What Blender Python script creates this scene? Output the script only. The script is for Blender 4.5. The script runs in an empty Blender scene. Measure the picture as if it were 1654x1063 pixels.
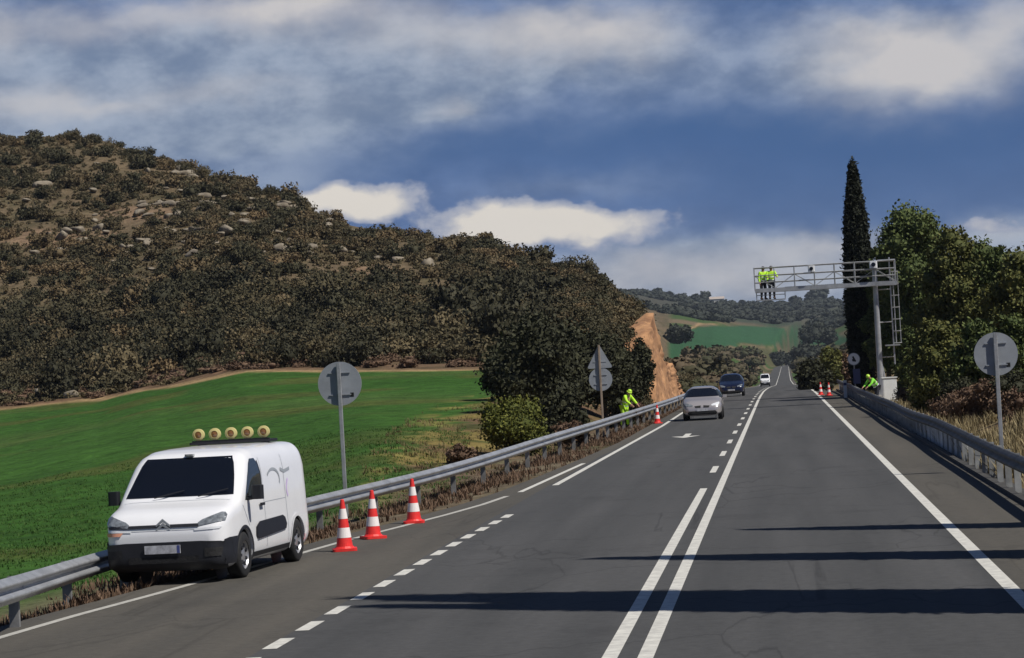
import bpy, math, random
import numpy as np
from mathutils import Vector, Matrix
from mathutils.bvhtree import BVHTree

# ------------------------------------------------------------------ camera
PW, PH, FP, CH = 1654.0, 1063.0, 4200.0, 2.73
ROLL = math.radians(3.2)
SC = bpy.context.scene
C = SC.collection

def unroll(x, y):
    dx = x - PW / 2; dy = PH / 2 - y
    return dx * math.cos(ROLL) + dy * math.sin(ROLL), -dx * math.sin(ROLL) + dy * math.cos(ROLL)
_a, _b = unroll(1257, 573)
PITCH = math.atan(-_b / FP)
YAW = math.atan2(_a, FP * math.cos(PITCH) - _b * math.sin(PITCH))
FW = np.array([-math.sin(YAW) * math.cos(PITCH), math.cos(YAW) * math.cos(PITCH), math.sin(PITCH)])
RT = np.array([math.cos(YAW), math.sin(YAW), 0.0])
UP = np.cross(RT, FW)
CP = np.array([0, 0, CH])

def at(x, y, d):
    """the world point seen at photo pixel (x, y) at depth d metres"""
    a, b = unroll(x, y)
    return CP + (FW * FP + RT * a + UP * b) * (d / FP)

def ground_at(x, y, z=0.0):
    a, b = unroll(x, y)
    v = FW * FP + RT * a + UP * b
    return CP + v * ((z - CH) / v[2])

def project(X, Y, Z):
    dx, dy, dz = X, Y, Z - CH
    c = dx * FW[0] + dy * FW[1] + dz * FW[2]
    c = np.where(np.abs(c) < .5, .5, c)
    a = (dx * RT[0] + dy * RT[1]) / c * FP
    b = (dx * UP[0] + dy * UP[1] + dz * UP[2]) / c * FP
    return PW / 2 + a * math.cos(ROLL) - b * math.sin(ROLL), PH / 2 - (a * math.sin(ROLL) + b * math.cos(ROLL)), c

cam = bpy.data.cameras.new("camera"); camo = bpy.data.objects.new("camera", cam); C.objects.link(camo)
cam.sensor_width = 36; cam.lens = FP / PW * 36; cam.clip_start = .1; cam.clip_end = 20000
r_ = RT * math.cos(ROLL) - UP * math.sin(ROLL); u_ = RT * math.sin(ROLL) + UP * math.cos(ROLL)
camo.matrix_world = Matrix(((r_[0], u_[0], -FW[0], 0), (r_[1], u_[1], -FW[1], 0), (r_[2], u_[2], -FW[2], CH), (0, 0, 0, 1)))
SC.camera = camo

# ------------------------------------------------------------------ world and sun
SUN_EL = math.radians(52); SUN_D = Vector((.896, -.444, 0)).normalized()
SUN_AZ = math.atan2(SUN_D.x, SUN_D.y)
SC.view_settings.view_transform = 'Standard'; SC.view_settings.look = 'None'
SC.view_settings.exposure = 0.0; SC.view_settings.gamma = 1.0
W = bpy.data.worlds.new("World"); SC.world = W; W.use_nodes = True

def srgb(r, g, b):
    f = lambda c: c / 255 / 12.92 if c / 255 <= .04045 else ((c / 255 + .055) / 1.055) ** 2.4
    return (f(r), f(g), f(b), 1)

def build_world():
    nt = W.node_tree; N = nt.nodes; L = nt.links; N.clear()
    def math_(op, a, b=None, c=None, clamp=False):
        n = N.new('ShaderNodeMath'); n.operation = op; n.use_clamp = clamp
        for i, v in enumerate((a, b, c)):
            if v is None: continue
            if isinstance(v, (int, float)): n.inputs[i].default_value = v
            else: L.new(v, n.inputs[i])
        return n.outputs[0]
    def vmath(op, a, b):
        n = N.new('ShaderNodeVectorMath'); n.operation = op
        for i, v in enumerate((a, b)):
            if isinstance(v, tuple): n.inputs[i].default_value = v
            else: L.new(v, n.inputs[i])
        return n.outputs['Value'] if op in ('DOT_PRODUCT',) else n.outputs['Vector']
    def noise(vec, scale, detail=6, rough=.55):
        n = N.new('ShaderNodeTexNoise'); n.inputs['Scale'].default_value = scale
        n.inputs['Detail'].default_value = detail; n.inputs['Roughness'].default_value = rough
        L.new(vec, n.inputs['Vector']); return n
    def mix(f, a, b):
        n = N.new('ShaderNodeMix'); n.data_type = 'RGBA'
        if isinstance(f, float): n.inputs[0].default_value = f
        else: L.new(f, n.inputs[0])
        for k, v in ((6, a), (7, b)):
            if isinstance(v, tuple): n.inputs[k].default_value = v
            else: L.new(v, n.inputs[k])
        return n.outputs[2]
    def sstep(v, lo, hi):
        n = N.new('ShaderNodeMapRange'); n.interpolation_type = 'SMOOTHSTEP'
        n.inputs['From Min'].default_value = lo; n.inputs['From Max'].default_value = hi
        L.new(v, n.inputs['Value']); return n.outputs[0]
    tc = N.new('ShaderNodeTexCoord'); sep = N.new('ShaderNodeSeparateXYZ'); L.new(tc.outputs['Generated'], sep.inputs[0])
    x, y, z = sep.outputs
    az = math_('ARCTAN2', x, y)
    rr = math_('SQRT', math_('ADD', math_('MULTIPLY', x, x), math_('MULTIPLY', y, y)))
    el = math_('ARCTAN2', z, rr)
    cb = N.new('ShaderNodeCombineXYZ'); L.new(az, cb.inputs[0]); L.new(el, cb.inputs[1])
    uv0 = cb.outputs[0]
    st = vmath('MULTIPLY', uv0, (1, 1.7, 1))
    n1 = noise(st, 16, 5, .5)
    off = vmath('MULTIPLY', vmath('SUBTRACT', n1.outputs['Color'], (.5, .5, .5)), (.050, .026, 0))
    n1b = noise(st, 70, 4, .5)
    off2 = vmath('MULTIPLY', vmath('SUBTRACT', n1b.outputs['Color'], (.5, .5, .5)), (.014, .009, 0))
    uv = vmath('ADD', vmath('ADD', uv0, off), off2)
    def ang(px, py):
        a, b = unroll(px, py); v = FW * FP + RT * a + UP * b
        return math.atan2(v[0], v[1]), math.atan2(v[2], math.hypot(v[0], v[1]))
    def blobs(lst, src):
        s = None
        for px, py, sx, sy, amp in lst:
            cu, cv = ang(px, py)
            d = vmath('MULTIPLY', vmath('SUBTRACT', src, (cu, cv, 0)), (FP / sx, FP / sy, 0))
            g = math_('MULTIPLY', math_('EXPONENT', math_('MULTIPLY', vmath('DOT_PRODUCT', d, d), -1.0)), amp)
            s = g if s is None else math_('ADD', s, g)
        return s
    st2 = vmath('MULTIPLY', uv0, (1, 1.25, 1)); puff = noise(st2, 62, 10, .58).outputs['Fac']
    # clear gaps between the clouds: blue
    sky = N.new('ShaderNodeTexSky'); sky.sky_type = 'NISHITA'; sky.sun_disc = False
    sky.sun_elevation = SUN_EL; sky.sun_rotation = SUN_AZ; sky.altitude = 500
    K = 10.0
    def col(r, g, b):
        c = srgb(r, g, b); return (c[0] * K, c[1] * K, c[2] * K, 1)
    wide = noise(st, 5, 6, .55).outputs['Fac']
    fine = noise(st, 24, 10, .58).outputs['Fac']
    dark = mix(sstep(fine, .3, .7), col(52, 86, 140), col(84, 116, 170))
    deep = blobs([(1450, 225, 460, 90, 1.0), (1000, 200, 330, 60, .55), (620, 245, 260, 45, .6), (1500, 350, 230, 60, .5), (1150, 330, 200, 45, .3), (1280, 10, 260, 28, .1)], uv)
    base = mix(math_('MINIMUM', deep, 1.0), dark, col(34, 82, 140))
    # lavender grey stratus
    gl = blobs([(150, 95, 420, 55, .75), (350, 200, 260, 70, .75), (60, 200, 260, 60, .8), (700, 110, 260, 60, .5), (500, 60, 400, 50, .5),
                (960, 70, 240, 70, .7), (1400, 110, 260, 60, .75), (1120, 425, 260, 46, .95), (1250, 462, 280, 34, .95), (900, 300, 160, 25, .25),
                (1640, 400, 110, 40, .9), (1550, 50, 240, 50, .6), (720, 165, 60, 30, .5), (420, 290, 160, 30, .4), (1300, 400, 160, 22, .35),
                (620, 170, 300, 50, .35), (0, 20, 220, 60, .5)], uv)
    gmod = math_('MULTIPLY', gl, math_('ADD', .58, math_('ADD', math_('MULTIPLY', fine, .8), math_('MULTIPLY', puff, .35))))
    outside = math_('MULTIPLY', math_('MULTIPLY', sstep(el, .15, .24), sstep(wide, .42, .66)), .35)
    gtot = math_('MINIMUM', math_('ADD', gmod, outside), 1.0)
    c1 = mix(gtot, base, mix(sstep(fine, .35, .65), col(108, 126, 156), col(160, 172, 192)))
    # sunlit cream tops
    wl = blobs([(480, 8, 150, 42, .85), (200, 20, 240, 26, .5), (760, 40, 200, 36, .45), (1150, 450, 230, 30, .55), (1330, 405, 130, 22, .45), (330, 160, 160, 22, .3), (950, 48, 120, 40, .8), (1470, 105, 110, 50, 1.0), (1560, 75, 160, 45, .5), (1654, 25, 60, 40, .5),
                (30, 155, 110, 26, .5), (150, 165, 80, 14, .35), (720, 165, 40, 18, .35), (1400, 60, 120, 30, .35), (1040, 430, 60, 22, .35),
                (0, 40, 50, 40, .35), (1610, 385, 60, 16, .3)], uv)
    wm = math_('MULTIPLY', wl, math_('ADD', .22, math_('ADD', math_('MULTIPLY', fine, 1.0), math_('MULTIPLY', puff, .65))))
    wm = math_('ADD', wm, math_('MULTIPLY', math_('MULTIPLY', sstep(el, .17, .3), sstep(wide, .6, .75)), .12))
    c2 = mix(math_('MINIMUM', wm, 1.0), c1, col(204, 200, 200))
    # crisp low cumulus
    cu = blobs([(590, 325, 110, 38, 1.0), (640, 335, 60, 36, .8), (515, 318, 70, 24, .8), (815, 352, 62, 36, 1.1), (890, 372, 110, 34, 1.0), (1000, 358, 120, 22, .62),
                (785, 390, 60, 30, .8), (960, 390, 120, 20, .6), (1590, 376, 70, 16, .8), (1040, 425, 90, 20, .45)], uv)
    cu = math_('ADD', cu, math_('MULTIPLY', math_('SUBTRACT', puff, .5), 1.1))
    cm = math_('MULTIPLY', sstep(cu, .36, .62), .95)
    ccol = mix(sstep(cu, .5, 1.25), col(158, 164, 184), col(236, 227, 214))
    c3 = mix(cm, c2, ccol)
    top = mix(math_('MULTIPLY', sstep(el, .16, .45), .75), c3, col(34, 46, 70))   # unseen upper sky darkened to weaken the sky fill
    fin = mix(.05, top, sky.outputs[0])
    bg = N.new('ShaderNodeBackground'); bg.inputs['Strength'].default_value = .1
    L.new(fin, bg.inputs['Color'])
    out = N.new('ShaderNodeOutputWorld'); L.new(bg.outputs[0], out.inputs['Surface'])
build_world()

sl = bpy.data.lights.new("sun", 'SUN'); sl.energy = 4.6; sl.angle = math.radians(.5); sl.color = (1.0, .95, .87)
so = bpy.data.objects.new("sun", sl); C.objects.link(so)
sv = Vector((SUN_D.x * math.cos(SUN_EL), SUN_D.y * math.cos(SUN_EL), math.sin(SUN_EL)))
so.rotation_euler = sv.to_track_quat('Z', 'Y').to_euler(); so.location = (30, -20, 60)

# ------------------------------------------------------------------ helpers
R_ = random.Random(7)
rng = np.random.default_rng(11)

def mat(name, col, rough=.7, metal=0.0, var=.0, vscale=3.0, bump=0.0, bscale=20.0, coat=0.0, col2=None, emit=None, spec=None, detail=5):
    m = bpy.data.materials.new(name); m.use_nodes = True
    nt = m.node_tree; N = nt.nodes; L = nt.links; b = N['Principled BSDF']
    c = tuple(col) + (1,) if len(col) == 3 else col
    b.inputs['Base Color'].default_value = c; b.inputs['Roughness'].default_value = rough; b.inputs['Metallic'].default_value = metal
    if coat: b.inputs['Coat Weight'].default_value = coat; b.inputs['Coat Roughness'].default_value = .05
    if spec is not None: b.inputs['Specular IOR Level'].default_value = spec
    if emit: b.inputs['Emission Color'].default_value = tuple(emit[0]) + (1,); b.inputs['Emission Strength'].default_value = emit[1]
    tc = N.new('ShaderNodeTexCoord')
    if var or col2:
        n = N.new('ShaderNodeTexNoise'); n.inputs['Scale'].default_value = vscale; n.inputs['Detail'].default_value = detail; n.inputs['Roughness'].default_value = .6
        L.new(tc.outputs['Object'], n.inputs['Vector'])
        mr = N.new('ShaderNodeMapRange'); mr.inputs['From Min'].default_value = .32; mr.inputs['From Max'].default_value = .68; L.new(n.outputs['Fac'], mr.inputs['Value'])
        mx = N.new('ShaderNodeMix'); mx.data_type = 'RGBA'; L.new(mr.outputs[0], mx.inputs[0])
        if col2: mx.inputs[6].default_value = c; mx.inputs[7].default_value = tuple(col2) + (1,)
        else:
            mx.inputs[6].default_value = tuple(min(1, v * (1 - var)) for v in c[:3]) + (1,); mx.inputs[7].default_value = tuple(min(1, v * (1 + var)) for v in c[:3]) + (1,)
        L.new(mx.outputs[2], b.inputs['Base Color'])
    if bump:
        n = N.new('ShaderNodeTexNoise'); n.inputs['Scale'].default_value = bscale; n.inputs['Detail'].default_value = 5
        L.new(tc.outputs['Object'], n.inputs['Vector'])
        bp = N.new('ShaderNodeBump'); bp.inputs['Strength'].default_value = bump; bp.inputs['Distance'].default_value = .05; L.new(n.outputs['Fac'], bp.inputs['Height']); L.new(bp.outputs[0], b.inputs['Normal'])
    return m

def leaf_mat(name, c1, c2, c3=None, mass=False):
    """foliage: tint per leaf (face attribute) and per object"""
    m = bpy.data.materials.new(name); m.use_nodes = True
    nt = m.node_tree; N = nt.nodes; L = nt.links; b = N['Principled BSDF']
    at_ = N.new('ShaderNodeAttribute'); at_.attribute_name = 'tint'
    mx = N.new('ShaderNodeMix'); mx.data_type = 'RGBA'; L.new(at_.outputs['Fac'], mx.inputs[0])
    mx.inputs[6].default_value = tuple(c1) + (1,); mx.inputs[7].default_value = tuple(c2) + (1,)
    last = mx.outputs[2]
    if c3:
        oi = N.new('ShaderNodeAttribute'); oi.attribute_name = 'kind'
        ob = N.new('ShaderNodeObjectInfo')
        ad = N.new('ShaderNodeMath'); ad.operation = 'POWER'; L.new(oi.outputs['Fac'] if mass else ob.outputs['Random'], ad.inputs[0]); ad.inputs[1].default_value = 1.6
        m2 = N.new('ShaderNodeMix'); m2.data_type = 'RGBA'; L.new(ad.outputs[0], m2.inputs[0]); L.new(last, m2.inputs[6]); m2.inputs[7].default_value = tuple(c3) + (1,)
        last = m2.outputs[2]
    L.new(last, b.inputs['Base Color']); b.inputs['Roughness'].default_value = .75; b.inputs['Specular IOR Level'].default_value = .25
    return m

M = {}
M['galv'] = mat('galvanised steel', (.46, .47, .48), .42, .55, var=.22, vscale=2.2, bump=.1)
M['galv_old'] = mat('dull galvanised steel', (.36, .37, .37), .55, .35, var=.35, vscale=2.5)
M['galv_shaded'] = mat('shaded steel rail', (.13, .13, .13), .7, .15, var=.35, vscale=1.5)  # shade on the right beam's road side put into the steel colour
M['post_steel'] = mat('rail post steel', (.22, .22, .22), .6, .3, var=.3)
M['signback'] = mat('sign back aluminium', (.30, .325, .36), .55, .1, var=.12, vscale=3)
M['white_paint'] = mat('white car paint', (.82, .83, .86), .3, 0, coat=.6, var=.03, vscale=1.5)
M['glass'] = mat('dark car glass', (.006, .008, .014), .06, 0, spec=.35)
M['sideglass'] = mat('side window glass', (.03, .038, .042), .08, 0, spec=.6)
M['blackplastic'] = mat('black plastic', (.012, .013, .018), .55, 0, var=.2, vscale=8)
M['rubber'] = mat('tyre rubber', (.014, .014, .015), .8, 0, bump=.2)
M['rim'] = mat('wheel rim metal', (.5, .5, .52), .35, .7)
M['headlamp'] = mat('headlamp lens', (.22, .24, .26), .12, .2, var=.5, vscale=14, coat=1)
M['headlamp_bright'] = mat('bright lamp lens', (.8, .82, .85), .15, .1, coat=1)
M['indicator'] = mat('indicator lens', (.75, .35, .22), .25, 0, coat=.5)
M['amber'] = mat('pale yellow lamp ring', (.60, .52, .22), .4, 0)
M['ambercore'] = mat('amber lamp lens', (.22, .1, .03), .2, 0, coat=.8)
M['plate'] = mat('number plate', (.45, .46, .5), .4, 0, var=.3, vscale=12)
M['blueband'] = mat('plate band', (.06, .08, .25), .4)
M['grey_print'] = mat('grey print', (.33, .36, .4), .5)
M['lilac_print'] = mat('lilac print', (.62, .5, .78), .5)
M['silver'] = mat('silver car paint', (.50, .47, .47), .28, .45, coat=.8)
M['bluecar'] = mat('dark blue car paint', (.007, .010, .034), .25, .2, coat=.8)
M['cone'] = mat('cone orange red', (.75, .035, .03), .45, 0, var=.1, vscale=9)
M['conewhite'] = mat('reflective white band', (.85, .8, .78), .4)
M['marking'] = mat('white road paint', (.70, .69, .63), .7, 0, col2=(.46, .45, .42), vscale=6, detail=12)
M['marking_worn'] = mat('worn road paint', (.50, .49, .45), .8, 0, col2=(.34, .33, .3), vscale=9, detail=8)
M['concrete'] = mat('stained concrete', (.78, .77, .76), .85, 0, col2=(.45, .43, .41), vscale=1.3, bump=.3, detail=8)
M['kerb'] = mat('dark kerb', (.05, .048, .045), .9, 0, var=.3, vscale=2)
M['hivis'] = mat('lime hi-vis cloth', (.5, .85, .04), .8)
M['hivis_green'] = mat('green hi-vis cloth', (.25, .75, .06), .8)
M['navy'] = mat('dark work trousers', (.02, .022, .035), .85)
M['skin'] = mat('skin', (.45, .26, .18), .6)
M['helmet'] = mat('helmet', (.5, .8, .06), .4)
M['hair'] = mat('dark hair', (.02, .015, .012), .7)
M['boot'] = mat('boots', (.02, .018, .015), .7)
M['cabinet'] = mat('white cabinet', (.74, .76, .76), .5, 0, var=.06)
M['camera_white'] = mat('white housing', (.82, .84, .86), .4)
M['bark'] = mat('bark', (.07, .05, .035), .9, 0, var=.3, vscale=6, bump=.5)
M['rock'] = mat('pale limestone', (.30, .26, .20), .9, 0, col2=(.13, .105, .075), vscale=.8, bump=.6, bscale=3)
M['cliff'] = mat('orange earth cutting', (.50, .27, .13), .95, 0, col2=(.20, .10, .05), vscale=.9, bump=.8, bscale=2.5, detail=9)
M['redwhite'] = mat('sign face white', (.8, .8, .8), .4)
M['red'] = mat('sign red', (.55, .03, .03), .4)
M['black'] = mat('sign black', (.01, .01, .01), .5)
M['bluepanel'] = mat('blue grey panel', (.06, .07, .17), .5)
M['rustpost'] = mat('weathered post', (.32, .25, .19), .7, .2, var=.3)
M['housewall'] = mat('pale house wall', (.62, .6, .56), .9)
M['houseroof'] = mat('tiled roof', (.42, .36, .32), .9)

class MB:
    def __init__(s): s.v = []; s.f = []
    def add(s, vs, fs):
        o = len(s.v); s.v += [tuple(map(float, p)) for p in vs]; s.f += [tuple(i + o for i in f) for f in fs]; return s
    def box(s, c, d, rz=0.0, bev=0.0, rot=None):
        x, y, z = [k / 2 for k in d]
        vs = [Vector((sx * x, sy * y, sz * z)) for sz in (-1, 1) for sy in (-1, 1) for sx in (-1, 1)]
        m = rot if rot is not None else Matrix.Rotation(rz, 3, 'Z')
        vs = [m @ p + Vector(c) for p in vs]
        return s.add(vs, [(0, 2, 3, 1), (4, 5, 7, 6), (0, 1, 5, 4), (2, 6, 7, 3), (0, 4, 6, 2), (1, 3, 7, 5)])
    def rbox(s, c, d, r=.02, n=3, rz=0.0):
        """box with rounded vertical edges"""
        x, y, z = [k / 2 for k in d]; pts = []
        for cx, cy, a0 in ((x - r, y - r, 0), (-x + r, y - r, 90), (-x + r, -y + r, 180), (x - r, -y + r, 270)):
            for i in range(n + 1):
                a = math.radians(a0 + 90 * i / n); pts.append((cx + r * math.cos(a), cy + r * math.sin(a)))
        k = len(pts); m = Matrix.Rotation(rz, 3, 'Z'); vs = []
        for zz in (-z, z): vs += [m @ Vector((p[0], p[1], zz)) + Vector(c) for p in pts]
        fs = [(i, (i + 1) % k, k + (i + 1) % k, k + i) for i in range(k)] + [tuple(range(k - 1, -1, -1)), tuple(range(k, 2 * k))]
        return s.add(vs, fs)
    def tube(s, a, b, r0, r1=None, n=8, caps=True):
        a = Vector(a); b = Vector(b); r1 = r0 if r1 is None else r1
        d = (b - a).normalized(); u = d.orthogonal().normalized(); w = d.cross(u)
        vs = []
        for p, r in ((a, r0), (b, r1)):
            vs += [p + (u * math.cos(t) + w * math.sin(t)) * r for t in [2 * math.pi * i / n for i in range(n)]]
        fs = [(i, (i + 1) % n, n + (i + 1) % n, n + i) for i in range(n)]
        if caps: fs += [tuple(range(n - 1, -1, -1)), tuple(range(n, 2 * n))]
        return s.add(vs, fs)
    def lathe(s, prof, c=(0, 0, 0), axis='Z', n=20, a0=0, a1=2 * math.pi):
        full = abs(a1 - a0 - 2 * math.pi) < 1e-4; k = n if full else n + 1; vs = []
        for r, h in prof:
            for i in range(k):
                t = a0 + (a1 - a0) * i / n; p = (r * math.cos(t), r * math.sin(t), h)
                if axis == 'Y': p = (p[0], h, p[1])
                if axis == 'X': p = (h, p[0], p[1])
                vs.append((p[0] + c[0], p[1] + c[1], p[2] + c[2]))
        fs = []
        for j in range(len(prof) - 1):
            for i in range(n if full else n):
                i2 = (i + 1) % k
                fs.append((j * k + i, j * k + i2, (j + 1) * k + i2, (j + 1) * k + i))
        return s.add(vs, fs)
    def mesh(s, name, m, smooth=False):
        me = bpy.data.meshes.new(name); me.from_pydata(s.v, [], s.f); me.materials.append(m)
        if smooth: me.polygons.foreach_set('use_smooth', [True] * len(me.polygons))
        me.update(); return me
    def build(s, name, m, parent=None, smooth=False, loc=None):
        o = bpy.data.objects.new(name, s.mesh(name, m, smooth)); C.objects.link(o)
        if parent is not None: o.parent = parent
        if loc is not None: o.location = loc
        return o

def smooth_by_angle(o, deg=35):
    me = o.data
    me.polygons.foreach_set('use_smooth', [True] * len(me.polygons))
    try: me.set_sharp_from_angle(angle=math.radians(deg))
    except Exception: pass
    return o

def np_mesh(name, V, F, m, smooth=False, tint=None, kind=None):
    """V (n,3), F (k,4) quads"""
    me = bpy.data.meshes.new(name); V = np.asarray(V, np.float32); F = np.asarray(F, np.int32); w = F.shape[1]
    me.vertices.add(len(V)); me.vertices.foreach_set('co', V.ravel())
    me.loops.add(F.size); me.loops.foreach_set('vertex_index', F.ravel())
    me.polygons.add(len(F)); me.polygons.foreach_set('loop_start', np.arange(0, F.size, w, dtype=np.int32)); me.polygons.foreach_set('loop_total', np.full(len(F), w, np.int32))
    if smooth: me.polygons.foreach_set('use_smooth', np.ones(len(F), bool))
    me.update(calc_edges=True); me.validate()
    if tint is not None and len(me.polygons) == len(F):
        a = me.attributes.new('tint', 'FLOAT', 'FACE'); a.data.foreach_set('value', np.asarray(tint, np.float32))
    if kind is not None and len(me.polygons) == len(F):
        a = me.attributes.new('kind', 'FLOAT', 'FACE'); a.data.foreach_set('value', np.asarray(kind, np.float32))
    me.materials.append(m); return me

def link(name, me, parent=None, loc=None, rz=0, sc=None):
    o = bpy.data.objects.new(name, me); C.objects.link(o)
    if parent is not None: o.parent = parent
    if loc is not None: o.location = [float(k) for k in loc]
    if rz: o.rotation_euler = (0, 0, rz)
    if sc is not None: o.scale = sc if hasattr(sc, '__len__') else (sc, sc, sc)
    return o

def tag(o, label, cat, group=None):
    o['label'] = label; o['category'] = cat
    if group: o['group'] = group
    return o
def thing(name, label, cat, loc=(0, 0, 0), rz=0, group=None):
    o = bpy.data.objects.new(name, None); C.objects.link(o); o.location = [float(k) for k in loc]; o.rotation_euler = (0, 0, rz)
    o.empty_display_size = .3
    return tag(o, label, cat, group)
def struct(o): o['kind'] = 'structure'; return o
def copy_tree(o, parent=None):
    c = o.copy(); C.objects.link(c)
    if parent is not None: c.parent = parent
    for ch in [k for k in C.objects if k.parent == o]:
        copy_tree(ch, c)
    return c

# ------------------------------------------------------------------ ground and road profile
ZK = [(0, 0), (160, 0), (180, -.03), (210, -.16), (250, -.5), (300, -.98), (350, -1.5), (450, -2.6), (570, -3.85), (750, -4.8), (1000, -4.9), (1400, -3.9), (1800, -3.5), (2400, 5)]
CK = [(0, 0), (160, 0), (300, .12), (450, .4), (750, .7), (1000, 1.4), (1400, 2.7), (1800, 13), (2200, 45), (2400, 70)]
def road_z(Y): return np.interp(Y, [k[0] for k in ZK], [k[1] for k in ZK])
def road_dx(Y): return np.interp(Y, [k[0] for k in CK], [k[1] for k in CK])

# left rail: photo pixel of the top edge and its depth
RAILPX = [(-120, 968, 25.5), (0, 937, 29.5), (140, 897, 36.5), (300, 852, 43), (500, 803, 50), (600, 780, 54), (700, 757, 60), (780, 735, 66), (860, 710, 75), (980, 675, 97), (1085, 643, 139)]
RAIL = np.array([at(*p) for p in RAILPX]); RAIL = np.vstack([[RAIL[0] + (RAIL[0] - RAIL[1]) * 2.0], RAIL, [[-5.6, 190, .7]]])
RAIL[0, 2] = .75
def rail_x(Y): return np.interp(Y, RAIL[:, 1], RAIL[:, 0])
def rail_z(Y): return np.interp(Y, RAIL[:, 1], RAIL[:, 2])
# left solid edge line (x at each y)
LE = np.array([(-9.9, 18), (-9.35, 24), (-9.01, 28.98), (-8.8, 31.36), (-8.45, 34.1), (-7.9, 39), (-7.67, 41.3), (-7.43, 43.52), (-6.96, 46.84), (-6.55, 49.8), (-6.19, 53.03), (-5.88, 58), (-5.62, 66), (-5.4, 75), (-5.12, 90), (-5.12, 700)])
def edge_x(Y): return np.interp(Y, LE[:, 1], LE[:, 0])

COLS = {
 -300: [(20, 1050), (40, 1010), (60, 920), (90, 850), (130, 765), (200, 700), (240, 660), (300, 520), (400, 260), (470, 190), (560, 220), (900, 330)],
 0:   [(30, 1040), (40, 1005), (55, 925), (75, 848), (110, 768), (160, 706), (210, 664), (232, 636), (270, 560), (320, 430), (380, 300), (425, 222), (470, 222), (540, 260), (900, 380)],
 150: [(35, 1020), (45, 985), (60, 890), (80, 815), (110, 740), (160, 680), (205, 650), (230, 615), (270, 535), (320, 420), (370, 310), (412, 224), (460, 232), (560, 280), (900, 400)],
 250: [(40, 1000), (50, 950), (62, 880), (80, 805), (110, 722), (155, 660), (198, 630), (225, 598), (265, 520), (315, 410), (360, 320), (400, 250), (440, 254), (560, 320), (900, 420)],
 400: [(44, 980), (52, 925), (64, 860), (82, 780), (110, 705), (150, 640), (190, 600), (215, 578), (260, 490), (310, 395), (345, 335), (378, 298), (430, 305), (600, 385), (900, 440)],
 600: [(50, 880), (57, 838), (70, 775), (90, 712), (120, 662), (150, 628), (182, 600), (210, 575), (260, 480), (310, 405), (342, 370), (400, 378), (600, 435), (1000, 460)],
 780: [(58, 810), (70, 768), (85, 722), (100, 690), (120, 655), (150, 620), (175, 597), (200, 580), (240, 520), (280, 445), (310, 396), (360, 402), (500, 445), (1000, 470)],
 950: [(85, 728), (105, 692), (115, 668), (125, 640), (150, 575), (190, 510), (240, 470), (280, 448), (320, 452), (450, 480), (900, 485), (2800, 470), (3500, 480)],
 1015: [(110, 692), (125, 662), (138, 620), (150, 575), (180, 530), (220, 506), (250, 500), (300, 503), (500, 505), (1200, 495), (2000, 482), (2800, 474), (3500, 482)],
 1050: [(110, 690), (130, 668), (142, 640), (152, 575), (175, 530), (190, 545), (215, 590), (260, 612), (400, 606), (600, 585), (1000, 535), (1500, 515), (2200, 487), (2800, 474), (3500, 482)],
 1085: [(120, 676), (150, 660), (178, 648), (200, 640), (260, 618), (400, 608), (600, 592), (900, 572), (1100, 552), (1500, 520), (2200, 492), (2800, 479), (3500, 488)],
 1150: [(160, 655), (250, 637), (400, 622), (600, 603), (900, 578), (1200, 552), (1500, 527), (1900, 512), (2300, 498), (2800, 490), (3500, 498)],
 1210: [(160, 649), (250, 632), (400, 628), (570, 622), (750, 612), (1000, 592), (1300, 572), (1500, 552), (1800, 526), (2300, 506), (2800, 492), (3500, 500)],
 1250: [(160, 645), (200, 637), (300, 631), (570, 624), (750, 616), (1000, 605), (1400, 592), (1550, 570), (1850, 530), (2300, 510), (2800, 492), (3500, 500)],
 1330: [(160, 640), (300, 630), (570, 620), (750, 611), (900, 602), (1200, 584), (1700, 537), (2300, 507), (2800, 486), (3500, 495)],
 1400: [(100, 680), (160, 640), (200, 620), (300, 595), (570, 580), (900, 560), (1500, 525), (2800, 478), (3500, 488)],
 1500: [(60, 738), (80, 705), (110, 668), (160, 640), (400, 600), (1500, 530), (2800, 490), (3500, 498)],
 1654: [(40, 800), (50, 740), (60, 700), (80, 672), (120, 640), (250, 600), (1500, 530), (2800, 500), (3500, 508)],
 2100: [(20, 800), (50, 700), (90, 630), (200, 560), (1500, 500), (3500, 500)],
}
CPX = np.array(sorted(COLS)); DG = np.geomspace(4, 6000, 260)
ZT = np.zeros((len(CPX), len(DG)))
for i, px in enumerate(CPX):
    kn = COLS[int(px)]; zz = [at(px, y, d)[2] for d, y in kn]; dd = [d for d, y in kn]
    z0 = np.interp(np.log(DG), np.log(dd), zz)
    # light smoothing along depth
    for _ in range(3): z0[1:-1] = (z0[:-2] + 2 * z0[1:-1] + z0[2:]) / 4
    ZT[i] = z0
def vnoise(X, Y, s, seed=0):
    x = np.asarray(X) / s; y = np.asarray(Y) / s; xi = np.floor(x).astype(np.int64); yi = np.floor(y).astype(np.int64); fx = x - xi; fy = y - yi
    fx = fx * fx * (3 - 2 * fx); fy = fy * fy * (3 - 2 * fy)
    def h(a, b):
        n = (a * 374761393 + b * 668265263 + seed * 974711) & 0xffffffff; n = ((n ^ (n >> 13)) * 1274126177) & 0xffffffff
        return ((n ^ (n >> 16)) & 0xffff) / 65535.0
    return (h(xi, yi) * (1 - fx) + h(xi + 1, yi) * fx) * (1 - fy) + (h(xi, yi + 1) * (1 - fx) + h(xi + 1, yi + 1) * fx) * fy

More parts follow.
